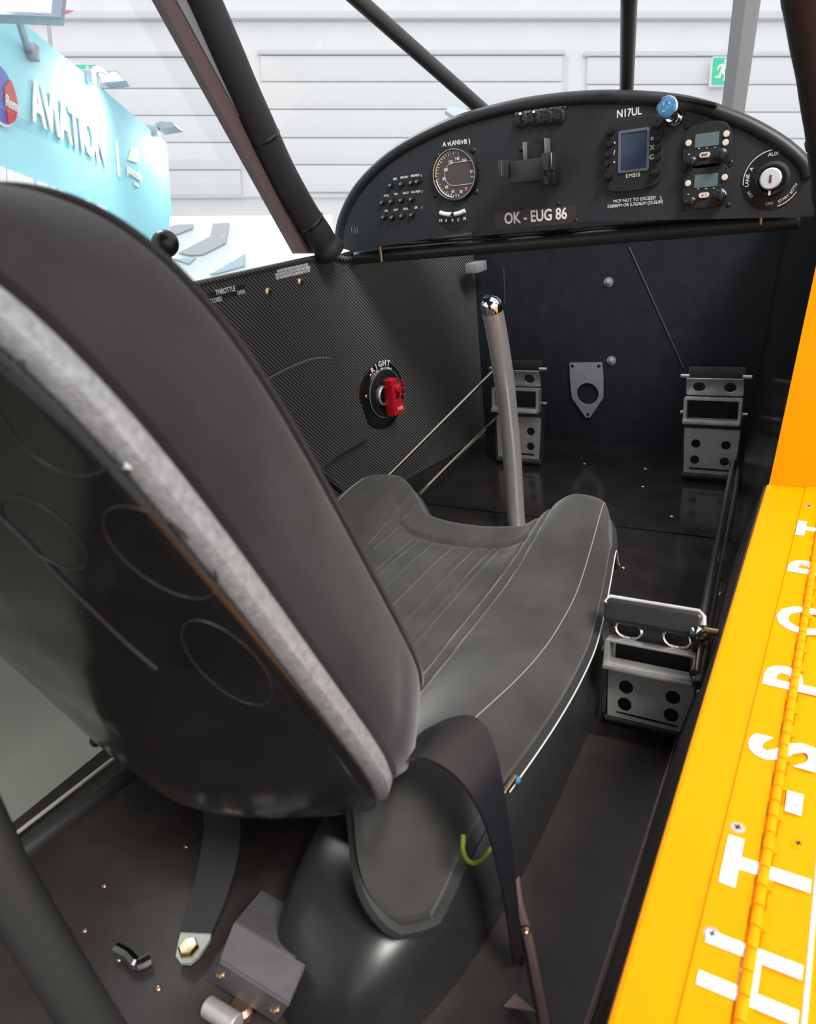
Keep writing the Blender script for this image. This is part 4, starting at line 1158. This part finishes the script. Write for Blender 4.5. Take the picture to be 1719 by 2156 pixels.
sweep('wall_rail', [hpx(-200, 416, WN - .1), hpx(1900, 412, WN - .1)], .02, M_joint, wall_far, 6)
# emergency exit signs
M_green = mat('sign_green', (.05, .50, .28), .5, emit=(.06, .55, .32), emits=.25)
def exit_sign(px, py, w_, h_, label):
    t = thing('exit_sign', hpx(px, py, WN - .2), label, 'exit sign')
    s = w_ * WN / F_PX; hh = h_ * WN / F_PX
    c = hpx(px, py, WN - .2)
    plate('board', [rrect(0, 0, s, hh, .02)], c, HR, HU, .06, M_offw, t)
    plate('green_face', [rrect(0, 0, s * .92, hh * .92, .015)], c - HN * .034, HR, HU, .01, M_green, t)
    o_ = c - HN * .042
    k_ = hh / 10
    man = [(.2, 2.6), (1.0, 2.4), (1.3, 1.6), (2.4, 1.2), (2.2, .7), (.9, 1.0), (.6, -.2), (1.4, -1.3), (1.1, -3.4), (.4, -3.3), (.6, -1.5), (-.4, -.7), (-.8, -2.4), (-2.8, -2.3), (-2.8, -1.7), (-1.4, -1.6), (-.9, .2), (-.6, 1.6), (-1.4, 1.3), (-1.9, .2), (-2.4, .5), (-1.8, 2.0)]
    plate('running_figure', [[(x * k_, y * k_) for x, y in man]], o_, HR, HU, .006, M_white, t)
    lathe('head', [(.75 * k_, 0), (.75 * k_, .006)], o_ + HR * (.9 * k_) + HU * (3.3 * k_), -HN, M_white, t, 14)
    return t
exit_sign(1520, 152, 42, 50, 'green running-man exit sign beside the grey blade')
exit_sign(184, 161, 44, 40, 'green exit sign partly behind the turquoise stand wall')

# turquoise exhibition stand wall, receding to the right
d0, d1 = 3.95, 6.5
pA = hpx(0, 300, d0); pB = hpx(350, 300, d1)
pB = V(pB)
bd = (pB - pA); bd = (bd - HU * bd.dot(HU)).normalized()
bn = bd.cross(HU).normalized()
if bn.dot(CAM - pA) < 0: bn = -bn
def bpt(px, py, off=0.0): return hplane(px, py, pA + bn * off, bn)
def b2(p): q_ = p - pA; return q_.dot(bd), q_.dot(HU)
M_turq = mat('stand_turquoise', (.26, .60, .68), .6)
bw = thing('stand_wall', hp(-2.5, -1.7, 5), 'turquoise stand wall with large white lettering', 'exhibition wall')
e1 = b2(bpt(352, 300)); tp1 = b2(bpt(340, 290)); tp0 = b2(bpt(155, 138))
slope = (tp1[1] - tp0[1]) / (tp1[0] - tp0[0])
ztop = (tp1[1] + tp0[1]) / 2
plate('panel', [[(-3.0, -3.2), (e1[0], -3.2), (e1[0], ztop), (-3.0, ztop)]], pA - bn * .03, bd, HU, .06, M_turq, bw)
def btext(s, px, py, h, sx=1.0, bold=.02, m=M_white, **k):
    return text(s, bpt(px, py, .012), bd, HU, h, m, bw, bold, sx=sx, th=.004, **k)
def bh(px, y0, y1): return abs((bpt(px, y0) - bpt(px, y1)).dot(HU))
l0, l1 = b2(bpt(60, 240))[0], b2(bpt(236, 335))[0]
btext('AVIATION', 152, 270, bh(150, 228, 303) * 1.45, .66, .03)
box('divider', bpt(248, 335, .01), bd * .02, bn * .01, HU * bh(248, 302, 372), M_white, bw)
def bplate(nm, pxs):
    P = [bpt(*q, .008) for q in pxs]
    return plate(nm, [[((p - P[0]).dot(bd), (p - P[0]).dot(HU)) for p in P]], P[0], bd, HU, .012, M_white, bw)
bplate('emblem', [(271, 337), (277, 312), (290, 316), (291, 342), (282, 341)])
btext('poweredby', 283, 364, bh(283, 350, 379) * 1.0, .60, .012)
bplate('mark', [(282, 382), (291, 389), (292, 395), (284, 390)])
# the tops of a second row of letters, the rest hidden by the seat back
for x0, x1 in ((-40, -26), (-22, -4), (-1, 11), (17, 30), (33, 56), (57.5, 69), (79, 90), (92, 101), (107, 117), (124, 135), (180, 190), (206, 224)):
    f_ = lambda x: 350 + .395 * x
    bplate('letter', [(x0, f_(x0) + 3), (x0 + 2, f_(x0)), (x1 - 2, f_(x1) - 1), (x1, f_(x1) + 3), (x1, f_(x1) + 75), (x0, f_(x0) + 75)])
# round red and blue badge
lgx = thing('stand_badge', bpt(10, 195, .02), 'oval red and blue badge with white script on the stand wall', 'badge')
bc = bpt(-2, 198, .02)
r0 = bh(0, 138, 262) / 2
def badge(nm, ol, off, m): plate(nm, [ol], bc + bn * off, bd, HU, .01, m, lgx)
badge('white_rim', ell(.0, 0, r0 * 1.0, r0, 36), 0, M_white)
badge('blue_field', ell(.0, 0, r0 * .92, r0 * .92, 36), .008, mat('badge_blue', (.10, .14, .45), .5))
badge('red_field', [(r0 * .90 * math.cos(a), r0 * .90 * math.sin(a)) for a in [math.radians(x) for x in range(-80, 50, 6)]] + [(r0 * .14, r0 * .25)], .016, mat('badge_red', (.55, .04, .05), .5))
text('Remy', bc + bn * .026 + bd * (r0 * .46) - HU * (r0 * .18), bd, HU, r0 * .55, M_white, lgx, .01, shear=.3, sx=.7, th=.003, name='script')

# flood lights on arms above the stand wall
M_lamp = mat('lamp_grey', (.25, .27, .32), .4, .4)
M_glow = mat('lamp_glow', (1, 1, 1), .5, emit=(1, .99, .97), emits=3.0)
def flood(corners, n_, arm0, label, power):
    P = [hpx(x, y, n_) for x, y in corners]
    c = (P[0] + P[1] + P[2] + P[3]) / 4
    t = thing('flood_light', c, label, 'flood light', None)
    nr = (P[1] - P[0]).cross(P[3] - P[0]).normalized()
    if nr.dot(HU) > 0: nr = -nr
    vs = [p for p in P] + [c + (p - c) * .8 - nr * .12 for p in P]
    pyd('housing', vs, [(4, 5, 6, 7)] + [(i, (i + 1) % 4, 4 + (i + 1) % 4, 4 + i) for i in range(4)], M_lamp, t, False)
    I = [c + (p - c) * .82 - nr * .012 for p in P]
    for i in range(4):
        j = (i + 1) % 4
        pyd('frame_bar', [P[i] + nr * .01, P[j] + nr * .01, I[j] + nr * .02, I[i] + nr * .02, P[i] - nr * .02, P[j] - nr * .02, I[j] - nr * .02, I[i] - nr * .02],
            [(0, 1, 2, 3), (4, 5, 6, 7), (0, 1, 5, 4), (1, 2, 6, 5), (2, 3, 7, 6), (3, 0, 4, 7)], M_lamp, t, False)
    pyd('lens', I, [(0, 1, 2, 3)], M_glow, t, False)
    if arm0:
        a0 = bpt(*arm0, .0)
        sweep('arm', crom([a0, (a0 + c) / 2 + HU * .05, c - nr * .10], 5), .018, M_lamp, t, 8)
        box('arm_clamp', a0, bd * .06, bn * .10, HU * .08, M_lamp, t, .01)
    l = bpy.data.lights.new('flood_beam', 'SPOT'); l.energy = power; l.spot_size = math.radians(110); l.spot_blend = .8; l.shadow_soft_size = .12
    lo = bpy.data.objects.new('flood_beam', l); COL.objects.link(lo)
    q_ = c + nr * .06
    q_ = q_ + bn * max(0.0, .25 - (q_ - pA).dot(bn))
    _place(lo, t, q_)
    tgt = q_ - bn * (q_ - pA).dot(bn) - HU * .25 - bd * .1
    lo.rotation_euler = (tgt - q_).to_track_quat('-Z', 'Y').to_euler()
    return t
flood(((-110, -60), (140, -60), (130, 38), (-110, 28)), 3.4, (60, 110), 'large flood light frame in the top left corner', 55)
flood(((200, 152), (247, 150), (266, 170), (215, 176)), 5.2, (183, 163), 'small flood light in front of the left exit sign', 55)
flood(((331, 268), (374, 264), (386, 277), (346, 284)), 6.3, (322, 276), 'farthest small flood light at the end of the stand wall', 40)

# white aircraft standing beyond the left window
wa = thing('parked_aircraft', hp(-2.2, -1.7, 4.2), 'white parked aircraft with grey stripes beyond the left window', 'aircraft')
NA_ = 4.6
def hpoly(nm, pxs, n_, th, m, par):
    P = [hpx(x, y, n_) for x, y in pxs]
    c = P[0]
    ol = [((p - c).dot(HR), (p - c).dot(HU)) for p in P]
    return plate(nm, [ol], c + HN * (th / 2), HR, HU, th, m, par, min(.01, th / 5))
M_acw = mat('aircraft_white', (.78, .78, .79), .3)
M_acg = mat('aircraft_grey', (.42, .40, .42), .4)
vs, fs = [], []
prof = [(-.9, .40), (-.5, .55), (.0, .62), (.5, .60), (1.2, .52), (1.9, .36), (2.3, .12)]
oA = hpx(480, 560, NA_)
n = 20
for x, r in prof:
    for k_ in range(n):
        a = 2 * PI * k_ / n
        vs.append(oA + HR * x + HU * (math.sin(a) * r * .75 - .18) + HN * (.6 + math.cos(a) * r))
for i in range(len(prof) - 1):
    for k_ in range(n): fs.append((i * n + k_, i * n + (k_ + 1) % n, (i + 1) * n + (k_ + 1) % n, (i + 1) * n + k_))
fs += [tuple(range(n)), tuple(range((len(prof) - 1) * n, len(prof) * n))]
pyd('fuselage', vs, fs, M_acw, wa)
hpoly('tail_panel', [(356, 455), (700, 452), (700, 640), (356, 640)], NA_ - .10, .06, M_acw, wa)
hpoly('grey_stripe', [(357, 477), (371, 472), (406, 471), (405, 481), (366, 496), (358, 491)], NA_ - .12, .02, M_acg, wa)
hpoly('grey_stripe', [(448, 470), (482, 468), (475, 512), (428, 536), (400, 538), (374, 532), (442, 497)], NA_ - .12, .02, M_acg, wa)
hpoly('glazed_panel', [(440, 578), (500, 543), (515, 534), (515, 560), (458, 576)], NA_ - .12, .02, mat('aircraft_glass', (.40, .50, .55), .2), wa)
hpoly('blue_stripe', [(362, 544), (412, 542), (398, 556)], NA_ - .12, .02, mat('aircraft_glass', (.40, .50, .55), .2), wa)
# small blue-grey wing tip seen above the panel, red pennant
sg = thing('stand_sign', hpx(972, 240, 6.0), 'pale blue-grey slanted slab showing above the panel rim', 'panel')
hpoly('slab', [(938, 234), (945, 221), (985, 229), (1000, 245), (962, 250)], 6.0, .08, mat('tip_blue', (.42, .50, .58), .4), sg)
sc_ = hpx(978, 240, 6.06); cyl('pole', sc_, sc_ - HU * ((sc_ - CAM).dot(HU) + 1.74), .025, M_acg, sg, 12)
pn = thing('pennant', hpx(140, 25, 8.0), 'tiny red pennant tip beside the large flood light', 'pennant')
hpoly('cloth', [(100, 33), (100, 17), (155, 22), (139, 29)], 8.0, .01, mat('pennant_red', (.75, .10, .12), .6), pn)
sc_ = hpx(100, 25, 8.0); cyl('pole', sc_ + HU * .1, sc_ - HU * ((sc_ - CAM).dot(HU) + 1.74), .02, M_acg, pn, 12)
